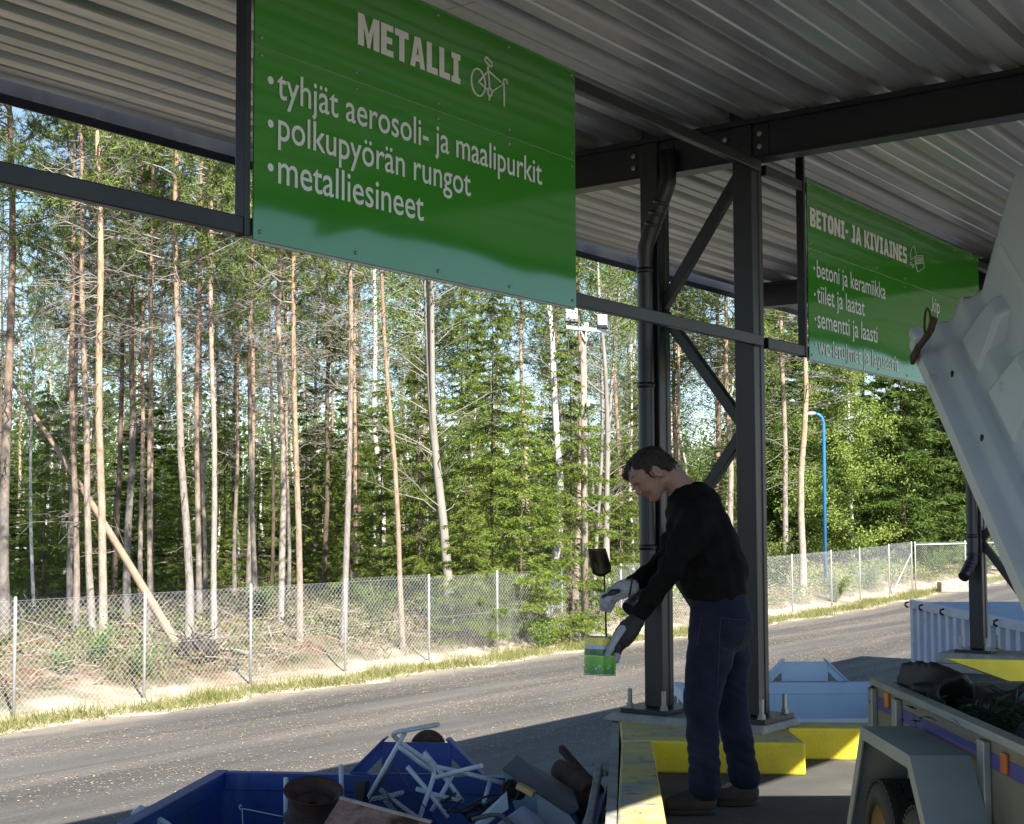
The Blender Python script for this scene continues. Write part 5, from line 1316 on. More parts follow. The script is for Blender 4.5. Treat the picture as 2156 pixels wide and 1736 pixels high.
MB().lathe([(0, .05), (.05, .045), (.065, .02), (.065, -.03), (0, -.03)], L4(598, 1435, -.14), n=20).build('camera_housing', whitep, cm)
MB().lathe([(.05, 0), (.042, -.03), (.02, -.048), (0, -.05)], L4(600, 1462, -.14), n=20).build('camera_dome', lampb, cm)
# blue street lamp
lb = pmat('blue_lamp_post', (.015, .16, .46), (.02, .18, .52), rough=.35, scale=3)
dl = 45.0; lf = at(1737, 1180, dl); lf.z = gz(*ab(lf)) - .05
lamp = empty('street_lamp', lf, 'tall bright blue street lamp with a curved arm beyond the fence', 'street lamp')
MB().tube(arc([lf, Vector((at(1735, 960, dl).x, dl, at(1735, 960, dl).z)), at(1734, 900, dl)], 3) + [at(1733, 888, dl), at(1730, 880, dl), at(1724, 874, dl), at(1714, 871, dl)], 0.055, n=12).build('lamp_post', lb, lamp)
MB().bar(at(1716, 871, dl), at(1697, 871.5, dl), .22, .10).build('lamp_head', pmat('pale_lamp_head', (.6, .62, .64), rough=.4), lamp, bevel=.04)
for i_, (px, py) in enumerate(((478 + 22, 936), (247, 1122))):    # two more lamps seen far off through the trunks
    hd = at(px, py, 66); ft = at(px + 12, py, 66); ft.z = gz(*ab(ft))
    l2 = empty('street_lamp', ft, ('pale street lamp head showing between the trunks above the middle of the fence', 'pale street lamp head low behind the dark trunk near the fallen pine')[i_], 'street lamp')
    MB().tube([ft, Vector((ft.x, ft.y, hd.z - .2)), Vector((ft.x - .08, ft.y, hd.z))], .045, n=8).build('lamp_post', galv, l2)
    MB().bar(hd + Vector((.28, 0, 0)), hd + Vector((-.28, 0, .05)), .22, .12).build('lamp_head', whitep, l2, bevel=.04)
# far gravel road and a concrete block beyond the gate
lg = pmat('pale_gravel_road', (.36, .34, .31), (.44, .42, .39), rough=.95, scale=2, bump=.4)
m = MB()
rws = []
for d_ in (56.5, 58, 60, 62.5):
    rws.append([(lambda v: (v.x, v.y, gz(*ab(v)) + .03 + .02 * (x > 1800)))(at(x, 1200, d_)) for x in np.linspace(1775 if d_ < 60 else 1740, 2300, 16)])
o = m.grid(rws).build('gravel_road', lg, None, fix=False); tag(o, kind='structure')
cb_ = gp(2010, 1246, ZR + .3); cb_ = at(2012, 1242, 47); cb_.z = gz(*ab(cb_)) + .16
o = MB().box(cb_, (1.1, .5, .34)).build('concrete_block', concrete, None, bevel=.03); tag(recenter(o), 'pale concrete block on the verge beyond the white container', 'block')

# ------------------------------------------------------------------ trees
bark_p, nt, p = newmat('pine_bark')
tc = nt.nodes.new('ShaderNodeTexCoord'); sp = nt.nodes.new('ShaderNodeSeparateXYZ'); nt.links.new(tc.outputs['Object'], sp.inputs[0])
n_s = noise(nt, tc, 11, 9, .78, sc=(1, 1, .4))
hh = math2(nt, 'ADD', sp.outputs[2], math2(nt, 'MULTIPLY', math2(nt, 'SUBTRACT', n_s, .5), 5.0))
mr = nt.nodes.new('ShaderNodeMapRange'); mr.inputs[1].default_value = .5; mr.inputs[2].default_value = 7; nt.links.new(hh, mr.inputs[0])
cB1 = ramp(nt, n_s, [(.3, (.10, .085, .075)), (.5, (.27, .245, .225)), (.7, (.38, .35, .32))]); cT1 = ramp(nt, n_s, [(.3, (.13, .065, .035)), (.5, (.37, .245, .155)), (.7, (.52, .40, .28))])
oi = nt.nodes.new('ShaderNodeObjectInfo'); nt.links.new(math2(nt, 'ADD', hh, math2(nt, 'MULTIPLY', math2(nt, 'SUBTRACT', oi.outputs['Random'], .5), 6.0)), mr.inputs[0])
hs = nt.nodes.new('ShaderNodeHueSaturation'); nt.links.new(mixc(nt, mr.outputs[0], cB1, cT1), hs.inputs['Color'])
m5 = nt.nodes.new('ShaderNodeMapRange'); m5.inputs[3].default_value = .62; m5.inputs[4].default_value = 1.12; nt.links.new(math2(nt, 'FRACT', math2(nt, 'MULTIPLY', oi.outputs['Random'], 7.3), 0), m5.inputs[0]); nt.links.new(m5.outputs[0], hs.inputs['Value'])
nt.links.new(hs.outputs[0], p.inputs['Base Color']); p.inputs['Roughness'].default_value = .9
bp = nt.nodes.new('ShaderNodeBump'); bp.inputs['Strength'].default_value = .9; bp.inputs['Distance'].default_value = .02; nt.links.new(noise(nt, tc, 22, 8, .75, sc=(1, 1, .5)), bp.inputs['Height']); nt.links.new(bp.outputs[0], p.inputs['Normal'])
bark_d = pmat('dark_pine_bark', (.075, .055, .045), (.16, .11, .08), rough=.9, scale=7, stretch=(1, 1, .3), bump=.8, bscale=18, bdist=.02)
bark_w = pmat('white_birch_bark', (.66, .64, .60), (.56, .54, .50), rough=.7, scale=4, stretch=(1, 1, .5)); over(bark_w, (.04, .037, .035), 5, .60, .66, stretch=(1, 1, 2.6))
bark_g = pmat('grey_smooth_bark', (.30, .28, .25), (.20, .185, .165), rough=.8, scale=6, stretch=(1, 1, .25), bump=.4, bscale=24)
deadw = pmat('grey_dead_twig', (.24, .22, .20), (.15, .13, .115), rough=.9, scale=5)
needle = leafmat('pine_needle', [(.085, .14, .034), (.14, .20, .045), (.20, .25, .06), (.06, .105, .035)], trans=.25)
spr_m = leafmat('spruce_needle', [(.06, .12, .020), (.14, .21, .032), (.23, .28, .048), (.09, .155, .025)], trans=.3)
spr_d = leafmat('dark_spruce_needle', [(.05, .10, .018), (.095, .16, .028), (.14, .21, .04)], trans=.25)
brl = leafmat('birch_leaf', [(.10, .17, .028), (.17, .25, .05), (.24, .31, .08), (.12, .20, .04)], trans=.45)
brl_y = leafmat('bright_birch_leaf', [(.15, .24, .04), (.24, .33, .07), (.31, .38, .10), (.18, .27, .05)], trans=.45)
bushl = leafmat('bush_leaf', [(.07, .15, .025), (.13, .23, .04), (.20, .28, .06)], trans=.4)
class Sk:
    """limbs as thin tubes with numpy"""
    def __init__(s): s.v, s.f, s.n = [], [], 0
    def tube(s, P_, R_, n=5):
        P_ = np.asarray(P_, float); R_ = np.asarray(R_, float); m = len(P_)
        T_ = np.gradient(P_, axis=0); T_ /= np.linalg.norm(T_, axis=1, keepdims=True) + 1e-9
        ref = np.where(np.abs(T_[:, 2:3]) < .9, np.array([[0, 0, 1.]]), np.array([[1., 0, 0]])) if abs(T_[0, 2]) < .9 else np.array([[1., 0, 0]])
        ref = ref if ref.shape[0] == m else np.repeat(ref, m, 0)
        X = np.cross(T_, ref[0]); X /= np.linalg.norm(X, axis=1, keepdims=True) + 1e-9; Y = np.cross(T_, X)
        t = 2 * np.pi * np.arange(n) / n
        V = P_[:, None] + R_[:, None, None] * (X[:, None] * np.cos(t)[None, :, None] + Y[:, None] * np.sin(t)[None, :, None])
        s.v.append(V.reshape(-1, 3)); i = np.arange(m - 1)[:, None] * n; j = np.arange(n)[None, :]; k = (j + 1) % n
        s.f.append((np.stack([i + j, i + k, i + n + k, i + n + j], 2).reshape(-1, 4)) + s.n); s.n += m * n
    def mesh(s, name, mat): return npmesh(name, np.concatenate(s.v), np.concatenate(s.f), mat, True)
def trunk_path(rng, Hh, wob=.05, n=14, lean=0):
    z = np.linspace(0, Hh, n); ph = rng.uniform(0, 6.28, 4)
    x = wob * (np.sin(z * .45 + ph[0]) - np.sin(ph[0])) + .4 * wob * (np.sin(z * 1.3 + ph[1]) - np.sin(ph[1])); y = wob * (np.sin(z * .5 + ph[2]) - np.sin(ph[2]))
    return np.stack([x, y, z], 1)
def along(path, z): return np.array([np.interp(z, path[:, 2], path[:, k]) for k in range(3)])
def make_pine(seed, Hh=17, cs=8.5, r0=.085, ndead=46, dense=1.0, bark=None, wob=.07):
    rng = np.random.default_rng(seed); path = trunk_path(rng, Hh, wob)
    tr = Sk(); rad = r0 * (1 - .82 * (path[:, 2] / Hh) ** 1.1) * (1 + .25 * np.exp(-path[:, 2] * 2.5)); tr.tube(path, rad, 9)
    dd = Sk(); C, D = [], []
    for k in range(ndead):
        z = 1.2 + (cs + 1.2 - 1.2) * rng.random() ** .62; az = rng.uniform(0, 6.28); L = rng.uniform(.25, 1.0) * (.35 + 1.2 * sst(2, 7, z)); r_ = .010 + .006 * rng.random()
        if z < 4 and rng.random() < .55: L *= .3
        t = np.linspace(0, 1, 5); o = along(path, z); up = rng.uniform(-.35, .35); cv = rng.uniform(-.5, .5); ca = rng.uniform(-.6, .6)
        br = o + np.stack([np.cos(az + ca * t) * L * t, np.sin(az + ca * t) * L * t, L * (up * t + cv * t * t)], 1)
        br[1:4] += rng.normal(0, .035 * L, (3, 3)); dd.tube(br, r_ * (1 - .75 * t), 3)
        if L > .45:
            for q in range(int(2 + L * 4)):
                s_ = rng.uniform(.25, .95); b0 = br[0] * 0 + np.array([np.interp(s_, t, br[:, i]) for i in range(3)]); a2 = az + rng.uniform(-1.3, 1.3); l2 = L * rng.uniform(.2, .55)
                t2 = np.linspace(0, 1, 4); tw = b0 + np.stack([np.cos(a2) * l2 * t2, np.sin(a2) * l2 * t2, l2 * (rng.uniform(-.5, .5) * t2 + rng.uniform(-.4, .5) * t2 ** 2)], 1); tw[1:3] += rng.normal(0, .03, (2, 3)); dd.tube(tw, r_ * .5 * (1 - .6 * t2), 3)
    br_ = Sk(); nb = int(46 * dense)
    for k in range(nb):
        z = cs + (Hh - cs) * (k + rng.random()) / nb; az = rng.uniform(0, 6.28); fr = (z - cs) / (Hh - cs); L = (.9 + 1.2 * np.sin(np.pi * (fr * .8 + .18))) * rng.uniform(.6, 1.1)
        t = np.linspace(0, 1, 5); o = along(path, z); b = o + np.stack([np.cos(az) * L * t, np.sin(az) * L * t, L * (.12 * t + .28 * t * t)], 1); b[1:] += rng.normal(0, .05, (4, 3)); br_.tube(b, .022 * (1 - .8 * t), 4)
        for q in range(int(5 + 4 * L)):
            s_ = .3 + .7 * rng.random(); c0 = np.array([np.interp(s_, t, b[:, i]) for i in range(3)]) + rng.normal(0, .16, 3) * [1, 1, .6]
            m = 30; ax = unit(rng.normal(0, 1, (1, 3)) + [[np.cos(az), np.sin(az), .7]])
            off = rng.uniform(-.5, .5, (m, 1)) * ax * .34; dirs = unit(rng.normal(0, 1, (m, 3)) + ax * .9); C.append(c0 + off); D.append(dirs)
    C, D = np.concatenate(C), np.concatenate(D); V, F = blades(C, D, rng.uniform(.10, .19, len(C)), .021, rng)
    return dict(trunk=(tr.mesh('trunk', bark or bark_p), None), dead=dd.mesh('dead_branches', deadw) if ndead else None, limb=br_.mesh('limbs', bark_g), crown=npmesh('crown', V, F, needle))
def make_spruce(seed, Hh=9, w=1.7, mat=None, zmin=.4, dens=1.0, droop=.35, nw=.022):
    rng = np.random.default_rng(seed); path = trunk_path(rng, Hh, .03); tr = Sk(); tr.tube(path, .065 * Hh / 9 * (1 - .93 * path[:, 2] / Hh), 7); br_ = Sk(); C, D = [], []
    z = zmin
    while z < Hh - .15:
        fr = 1 - z / Hh; n_ = 3
        for k in range(n_):
            az = 6.28 * (k + rng.uniform(-.5, .5)) / n_ + z * 5.1; L = w * fr ** .8 * rng.uniform(.5, 1.15) + .12; t = np.linspace(0, 1, 5); o = along(path, max(.2, z + rng.uniform(-.2, .2))); droop_ = droop * rng.uniform(.2, 2.2); up_ = rng.uniform(-.05, .35)
            b = o + np.stack([np.cos(az) * L * t, np.sin(az) * L * t, L * (up_ * t - droop_ * t + .45 * droop_ * t * t)], 1); br_.tube(b, .011 * (1 - .8 * t), 3)
            m = int(26 * L * dens) + 4
            for q in range(m):
                s_ = rng.random() ** .7; c0 = np.array([np.interp(s_, t, b[:, i]) for i in range(3)]); sd = rng.choice((-1, 1)); a2 = az + sd * rng.uniform(.4, 1.1); l2 = (.10 + .34 * L * (1 - s_) ** .6) * rng.uniform(.5, 1)
                tip = np.array([np.cos(a2), np.sin(a2), -.25 - .35 * rng.random()]); mm = 9
                u = rng.random((mm, 1)); C.append(c0 + tip * l2 * u); D.append(unit(rng.normal(0, .55, (mm, 3)) + tip))
        z += .10 + .05 * (Hh / 9)
    C, D = np.concatenate(C), np.concatenate(D); V, F = blades(C, D, rng.uniform(.07, .13, len(C)) * (1 + (nw > .03)), nw, rng)
    return dict(trunk=(tr.mesh('trunk', bark_d), None), limb=br_.mesh('limbs', bark_d), crown=npmesh('crown', V, F, mat or spr_m))
def make_birch(seed, Hh=13, cs=3, w=2.0, bark=None, lf=None, dens=1.0, size=.065, r0=.075, fork=None, bare=0, wob=.16):
    rng = np.random.default_rng(seed); path = trunk_path(rng, Hh, wob); tr = Sk(); tr.tube(path, r0 * (1 - .85 * path[:, 2] / Hh) + .006, 9); br_ = Sk(); C, D = [], []
    n_ = int((Hh - cs) * 5)
    if fork:
        p2_ = path.copy(); m_ = p2_[:, 2] >= fork; p2_[:, 0] += np.where(m_, .085 * (p2_[:, 2] - fork) + .05, 0); idx_ = max(0, np.argmax(m_) - 1); tr.tube(np.concatenate([path[idx_:idx_ + 1], p2_[idx_ + 1:]]), np.interp(np.concatenate([path[idx_:idx_ + 1, 2], p2_[idx_ + 1:, 2]]), [fork, Hh], [r0 * .62, .012]), 8)
    for k in range(n_ + bare):
        dead = k >= n_; z = rng.uniform(2.2, cs + 3) if dead else cs + (Hh - cs) * (k + rng.random()) / n_; fr = (z - cs) / (Hh - cs); az = rng.uniform(0, 6.28); L = w * (1.15 - fr) ** .7 * rng.uniform(.5, 1.1) * (.5 + .5 * min(1, max(fr, 0) * 5 + .5)); t = np.linspace(0, 1, 5)
        o = along(path, z); b = o + np.stack([np.cos(az) * L * t, np.sin(az) * L * t, L * (.75 * t - .35 * t * t)], 1); b[1:] += rng.normal(0, .05, (4, 3)); br_.tube(b, (.014 + .004 * (L > 1.2)) * (1 - .8 * t), 3)
        if dead:
            for q in range(5):
                s_ = rng.uniform(.3, .9); c0 = np.array([np.interp(s_, t, b[:, i]) for i in range(3)]); br_.tube(np.stack([c0, c0 + rng.normal(0, .12, 3) + [.2 * np.cos(az), .2 * np.sin(az), .22]]), [.006, .003], 3)
            continue
        for q in range(int((9 + 7 * L) * dens)):
            s_ = .15 + .85 * rng.random(); c0 = np.array([np.interp(s_, t, b[:, i]) for i in range(3)]) + rng.normal(0, .20, 3) * [1, 1, 1.1] - [0, 0, .08]; m = 8; C.append(c0 + rng.normal(0, .10, (m, 3))); D.append(unit(rng.normal(0, 1, (m, 3)) - [0, 0, .5]))
    C, D = np.concatenate(C), np.concatenate(D); V, F = leaves(C, D, rng.uniform(.7, 1.2, len(C)) * size, size * .72, rng)
    return dict(trunk=(tr.mesh('trunk', bark or bark_w), None), limb=br_.mesh('limbs', bark_g), crown=npmesh('crown', V, F, lf or brl))
def make_bush(seed, h=1.0, w=.6, lf=None, n=900, size=.06):
    rng = np.random.default_rng(seed); br_ = Sk(); C, D = [], []
    for k in range(16):
        az = rng.uniform(0, 6.28); t = np.linspace(0, 1, 5); L = rng.uniform(.5, 1); b = np.stack([np.cos(az) * w * L * t ** 1.3 * rng.uniform(.3, 1), np.sin(az) * w * L * t ** 1.3 * rng.uniform(.3, 1), h * L * t * rng.uniform(.7, 1)], 1) + rng.normal(0, .015, (5, 3)); br_.tube(b, .008 * (1 - .7 * t), 3)
        m = n // 16; s_ = rng.uniform(.2, 1, m); C.append(np.stack([np.interp(s_, t, b[:, i]) for i in range(3)], 1) + rng.normal(0, .07, (m, 3))); D.append(unit(rng.normal(0, 1, (m, 3)) + [0, 0, .4]))
    C, D = np.concatenate(C), np.concatenate(D); V, F = leaves(C, D, rng.uniform(.6, 1.2, len(C)) * size, size * .6, rng)
    return dict(trunk=(br_.mesh('stems', bark_g), None), crown=npmesh('crown', V, F, lf or bushl))
def plant(name, kit, loc, label, cat, group, sxy=1, sz=1, rz=0, lean=(0, 0), trunk_mat=None):
    root = empty(name, loc, label, cat, group)
    root.rotation_euler = (Matrix.Rotation(lean[0], 3, 'Y') @ Matrix.Rotation(lean[1], 3, 'X') @ Matrix.Rotation(rz, 3, 'Z')).to_euler(); root.scale = (sxy, sxy, sz)
    for key, me_ in kit.items():
        if me_ is None: continue
        if isinstance(me_, tuple): me_ = me_[0]
        nm = {'trunk': 'trunk', 'dead': 'dead_branches', 'limb': 'limbs', 'crown': 'crown'}[key]
        o = link(nm, me_, root)
        if key == 'trunk' and trunk_mat: o.material_slots[0].link = 'OBJECT'; o.material_slots[0].material = trunk_mat
    return root
pines = [make_pine(s, Hh, cs, .085, nd, de) for s, Hh, cs, nd, de in ((11, 17, 7.8, 56, 1.35), (12, 16, 7.1, 60, 1.3), (13, 18, 8.6, 52, 1.4), (14, 15.5, 6.8, 60, 1.25), (15, 17, 7.5, 70, 1.4))]
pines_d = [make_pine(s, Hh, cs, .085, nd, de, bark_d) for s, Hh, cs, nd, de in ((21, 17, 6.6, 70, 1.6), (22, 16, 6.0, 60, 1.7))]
spruces = [make_spruce(31, 8.2, 1.8), make_spruce(32, 6.4, 1.5), make_spruce(33, 10.5, 2.0), make_spruce(34, 4.4, 1.2)]
spruces_d = [make_spruce(41, 14, 2.5, spr_d, .6, .55, .35, .05), make_spruce(42, 11.5, 2.2, spr_d, .5, .6, .35, .05)]
birches = [make_birch(51, 13.5, 3.0, 2.0), make_birch(52, 11.5, 2.2, 1.8), make_birch(53, 15, 6.5, 1.8, bare=14)]
broad = make_birch(55, 12, .3, 2.9, wob=.03, dens=3.6, size=.10, lf=brl_y)
aspens = [make_birch(56, 13, 6.8, 1.7, bark=bark_g, lf=bushl, bare=26, r0=.085), make_birch(57, 12, 6.0, 1.6, bark=bark_g, bare=22, r0=.07)]
forked = make_birch(58, 15, 6.2, 2.2, bark=bark_g, lf=bushl, bare=34, r0=.115, fork=4.6, wob=.08)
bushes = [make_bush(61), make_bush(62, 1.3, .8, n=1300), make_bush(63, .7, .6, n=600)]
bush_y = make_bush(64, 2.2, 1.5, leafmat('yellow_green_leaf', [(.13, .19, .035), (.20, .25, .06), (.09, .16, .03)], trans=.4), 2600, .085)
def setp(kit, name, pxb, pyb, pxt, thick, label, cat='tree', group=None, r0=.085, sz=1.0, mat=None, d=None, seed=0):
    """trunk foot at pixel (pxb, pyb); pxt: where the trunk is at picture height 600"""
    f = gpt(pxb, pyb)
    if d is not None or f.y > 60: f = at(pxb, pyb, d or 60); f.z = gz(*ab(f))
    top = at(pxt, 600, f.y); lean = math.atan2(top.x - f.x, top.z - f.z)
    rr = thick * f.y / FP / 2; s_ = rr / (r0 * .85)
    rz = random.Random(pxb * 7 + pyb).uniform(0, 6.28)
    f.z -= .04
    return plant(name, kit, f, label, cat, group, sxy=max(.55, min(1.35, s_)), sz=sz, rz=rz, lean=(lean, 0), trunk_mat=mat)
GP = 'pines standing in the wood behind the fence'
PI = lambda i: pines[i % 5]
T = [
 (0, 11, 1335, 13, 19, 'thick rough pine trunk at the very left edge, beside the first fence post'),
 (1, 148, 1290, 146, 11, 'slim reddish pine just left of the leaning fallen pine, crossed by it'),
 (3, 160, 1335, 165, 12, 'pine leaning slightly, right beside the slim reddish pine crossed by the fallen one'),
 (2, 196, 1345, 180, 13, 'left stem of the close pair of pale pines that the fallen pine passes behind'),
 (4, 218, 1392, 200, 15, 'right stem of the close pale pair, its foot nearest the fence'),
 (3, 267, 1308, 274, 14, 'pine with a scaly grey foot between the pale pair and the double pine'),
 (1, 296, 1272, 299, 9, 'thin tawny pine standing behind the double pine'),
 (0, 313, 1325, 317, 9, 'left stem of the double pine left of the fallen roots'),
 (2, 321, 1318, 325, 9, 'right stem of the double pine left of the fallen roots'),
 (1, 399, 1357, 386, 15, 'stout pale pine rising directly behind the upturned roots'),
 (4, 420, 1308, 421, 11, 'orange-barked pine just right of the stout pale pine'),
 (3, 432, 1285, 430, 8, 'thin shaded pine between the orange-barked pine and the straight pale one'),
 (0, 451, 1352, 450, 11, 'straight pale pine right of the fallen roots with many dead twigs'),
 (1, 494, 1250, 493, 8, 'thin dark-orange pine far back above the second fence post from the roots'),
 (2, 522, 1262, 522, 10, 'tawny pine just left of the fence post right of the fallen roots'),
 (4, 538, 1275, 537, 10, 'tawny pine just behind the fence post right of the fallen roots'),
 (0, 594, 1312, 597, 13, 'bright orange pine with a thick lower trunk under the left half of the METALLI sign'),
 (3, 631, 1350, 630, 12, 'pale straight pine close to the fence right of the bright orange pine'),
 (1, 608, 1255, 609, 7, 'thin pine half hidden between the bright orange pine and the pale straight one'),
 (4, 723, 1355, 727, 12, 'tall pale pine standing at the fence post under the METALLI sign'),
 (2, 752, 1258, 751, 8, 'reddish thin pine between the tall pale pine and the white birch'),
 (0, 848, 1370, 814, 10, 'slender pale pine tilting left, its foot close to the fence'),
 (3, 880, 1225, 878, 9, 'orange pine far back just left of the grey forked tree'),
 (1, 913, 1215, 905, 9, 'orange pine directly behind the grey forked tree'),
 (4, 1121, 1240, 1103, 8, 'slim orange pine just left of the white birch near the light pole'),
 (2, 1210, 1282, 1210, 12, 'pine half hidden left of the wooden light pole'),
 (0, 1306, 1235, 1302, 9, 'bright orange pine between the light pole and the downpipe column'),
 (3, 1424, 1215, 1424, 9, 'orange pine seen between the two steel columns above the man'),
 (1, 1502, 1225, 1499, 13, 'thicker pine between the two steel columns right of the man'),
 (4, 1539, 1240, 1536, 12, 'pine whose trunk touches the left edge of the nearer steel column'),
 (2, 1657, 1230, 1640, 11, 'left one of the two pines right of the nearer steel column'),
 (0, 1691, 1256, 1682, 14, 'right one of the two pines right of the nearer steel column, beside the blue lamp'),
]
for k, (i, xb, yb, xt, th, lb_) in enumerate(T):
    setp(PI(i), 'pine_tree', xb, yb, xt, th, lb_, 'pine', GP, sz=[1, .94, 1.05, .97][k % 4])
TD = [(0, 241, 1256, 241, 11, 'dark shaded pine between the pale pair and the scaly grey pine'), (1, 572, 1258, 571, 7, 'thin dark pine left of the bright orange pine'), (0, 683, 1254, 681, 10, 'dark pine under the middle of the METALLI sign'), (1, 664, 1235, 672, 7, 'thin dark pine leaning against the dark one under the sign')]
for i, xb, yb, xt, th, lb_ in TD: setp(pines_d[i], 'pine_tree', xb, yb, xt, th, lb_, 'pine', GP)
GB = 'birches in the wood'
for kit, xb, yb, xt, th, lb_, mt in ((birches[1], 72, 1287, 70, 6, 'thin white birch near the left edge behind the fallen pine', None), (birches[2], 801, 1263, 800, 11, 'white birch with dark flecks standing back among the young spruces', None),
    (birches[2], 1149, 1338, 1136, 14, 'bright white birch close to the fence left of the light pole', None), (birches[0], 1171, 1270, 1172, 7, 'thin grey birch just right of the bright white one', bark_g),
    (birches[1], 1333, 1230, 1334, 6, 'thin white birch between the light pole and the column', None)):
    setp(kit, 'birch_tree', xb, yb, xt, th, lb_, 'birch', GB, r0=.075, mat=mt)
for kit, xb, yb, xt, th, lb_ in ((aspens[0], 1266, 1297, 1262, 10, 'grey aspen just right of the light pole'), (aspens[1], 1250, 1285, 1249, 8, 'thin grey aspen touching the light pole on its right'), (aspens[0], 1283, 1290, 1300, 8, 'grey aspen leaning to the right beside the light pole')):
    setp(kit, 'aspen_tree', xb, yb, xt, th, lb_, 'aspen', 'aspens by the light pole', r0=.08)
setp(forked, 'forked_tree', 948, 1312, 912, 17, 'bare grey tree forking into two long stems behind the fence', 'tree', None, r0=.115)
# young spruces
GS = 'young spruces behind the fence'
for i, px, d, sz, lb_ in ((0, 1035, 34, 1.0, 'full yellow-green spruce right of the grey forked tree'), (2, 985, 38, .85, 'spruce just behind the right side of the grey forked tree'), (1, 885, 35, 1.0, 'spruce just left of the grey forked tree'), (1, 800, 37, .95, 'spruce around the foot of the flecked white birch'),
    (0, 1200, 31, .85, 'bright yellow-green spruce left of the light pole'), (1, 1095, 30, .9, 'low spruce left of the bright white birch'), (0, 740, 42, .9, 'spruce in the shade under the right end of the METALLI sign'), (3, 1310, 36, 1.0, 'small spruce beside the downpipe column'),
    (2, 1345, 44, .7, 'spruce behind the thin white birch near the columns'), (3, 985, 29, .8, 'smallest spruce in front of the grey forked tree'), (1, 150, 42, 1.0, 'shaded spruce low behind the pale pair of pines'), (0, 640, 44, .8, 'shaded spruce low behind the pale straight pine'), (1, 90, 38, .9, 'shaded spruce near the thin white birch at the left'), (2, 470, 46, .7, 'spruce low behind the straight pale pine')):
    f = at(px, 1200, d); f.z = gz(*ab(f)) - .05
    plant('spruce_tree', spruces[i], f, lb_, 'spruce', GS, sxy=sz, sz=sz, rz=px)
# right-hand group beyond the fence
for kit, nm, px, d, sxy, sz, lb_, ct in ((broad, 'birch_tree', 1795, 54, 1.0, 1.0, 'broad leafy birch right of the blue lamp', 'birch'), (spruces_d[1], 'conifer_tree', 1906, 54, 1.15, .88, 'young dark conifer right of the broad birch', 'conifer'), (spruces_d[0], 'spruce_tree', 1985, 60, 1.2, 1.12, 'tall dark spruce behind the raised lid', 'spruce'),
    (spruces_d[0], 'spruce_tree', 2070, 58, 1.1, 1.0, 'tall dark spruce beyond the farther column', 'spruce'), (spruces_d[1], 'spruce_tree', 1700, 66, 1.2, 1.25, 'dark spruce behind the blue lamp', 'spruce'), (spruces_d[0], 'spruce_tree', 1640, 62, 1.2, 1.0, 'dark spruce behind the two pines right of the column', 'spruce'), (spruces_d[1], 'spruce_tree', 1590, 60, 1.2, 1.1, 'dark spruce hidden mostly by the nearer column', 'spruce')):
    f = at(px, 1150, d); f.z = gz(*ab(f)) - .05; plant(nm, kit, f, lb_, ct, None, sxy, sz, rz=px * .37)
# bushes
for i, px, py, s_, lb_ in ((1, 930, 1352, 1.0, 'round green bush at the fence below the grey forked tree'), (0, 205, 1398, .8, 'small green bush at the foot of the pale pair of pines'), (2, 130, 1420, .8, 'low green bush left of the fallen roots, near the fence'), (0, 545, 1300, 1.0, 'green bush behind the fence post right of the roots'), (1, 790, 1310, .9, 'green bush left of the slender tilting pine'),
    (2, 1140, 1368, 1.0, 'low green bush near the foot of the bright white birch'), (2, 300, 1430, .8, 'weeds in the fence foot left of the fallen roots'), (1, 1830, 1245, 1.2, 'green bush behind the fence below the broad birch'), (0, 1970, 1215, 1.4, 'green bush behind the mesh gate'), (1, 2050, 1215, 1.5, 'green bush right of the mesh gate, beside the farther column')):
    plant('bush', bushes[i], gpt(px, py), lb_, 'bush', 'low bushes along the fence', s_, s_, rz=px)
for px, d, s_, lb_ in ((1640, 44, 1.0, 'tall yellow-green bush right of the nearer column'), (1600, 46, 1.0, 'yellow-green bush half behind the nearer column'), (1758, 43, .55, 'yellow-green bush at the foot of the blue lamp'), (2005, 58, .8, 'yellow-green bush behind the gate under the dark spruces'), (1370, 46, .9, 'bush behind the man above the fence')):
    f = at(px, 1200, d); f.z = gz(*ab(f)) - .05; plant('bush', bush_y, f, lb_, 'bush', 'tall bushes by the far fence', s_, s_, rz=px)
# the depth of the wood: rows of further trees
rnd = random.Random(77)
GF = 'trees deep in the wood'
def deep(kit, nm, px, d, lb_, ct, sxy=1, sz=1, trunk_mat=None):
    f = at(px, 1200, d); f.z = gz(*ab(f)) - .1; plant(nm, kit, f, lb_, ct, GF, sxy * rnd.uniform(.85, 1.1), sz * rnd.uniform(.85, 1.08), rz=rnd.uniform(0, 6.28), trunk_mat=trunk_mat)
for k in range(24):
    px = -60 + 1560 * (k + rnd.random()) / 24; deep({q: v for q, v in (pines[k % 5] if k % 3 else pines_d[k % 2]).items() if q != 'dead'}, 'pine_tree', px, rnd.uniform(44, 70), 'slim pine deep in the wood, one of many half hidden behind the front trunks', 'pine', .95, .98)
for k in range(44):
    px = -80 + 1560 * (k + rnd.random()) / 44; deep(birches[k % 2], 'birch_tree', px, rnd.uniform(46, 72), 'leafy birch deep in the wood, one of many closing the gaps between trunks', 'birch', 1.0, rnd.choice((.62, .72, .85)))
for k in range(22):
    px = -80 + 1620 * (k + rnd.random()) / 22; deep(spruces_d[k % 2] if k % 5 == 0 else spruces[(0, 2)[k % 2]], 'spruce_tree', px, rnd.uniform(40, 74), 'shaded spruce deep in the wood, one of many low dark conifers', 'spruce', .95, rnd.choice((.5, .62, .8)) * (1 if k % 3 else .7))
for k in range(9):
    px = 1600 + 800 * (k + rnd.random()) / 9; deep(spruces_d[k % 2], 'spruce_tree', px, rnd.uniform(66, 84), 'dark spruce in the far row beyond the gravel road', 'spruce', 1.2, 1.15)
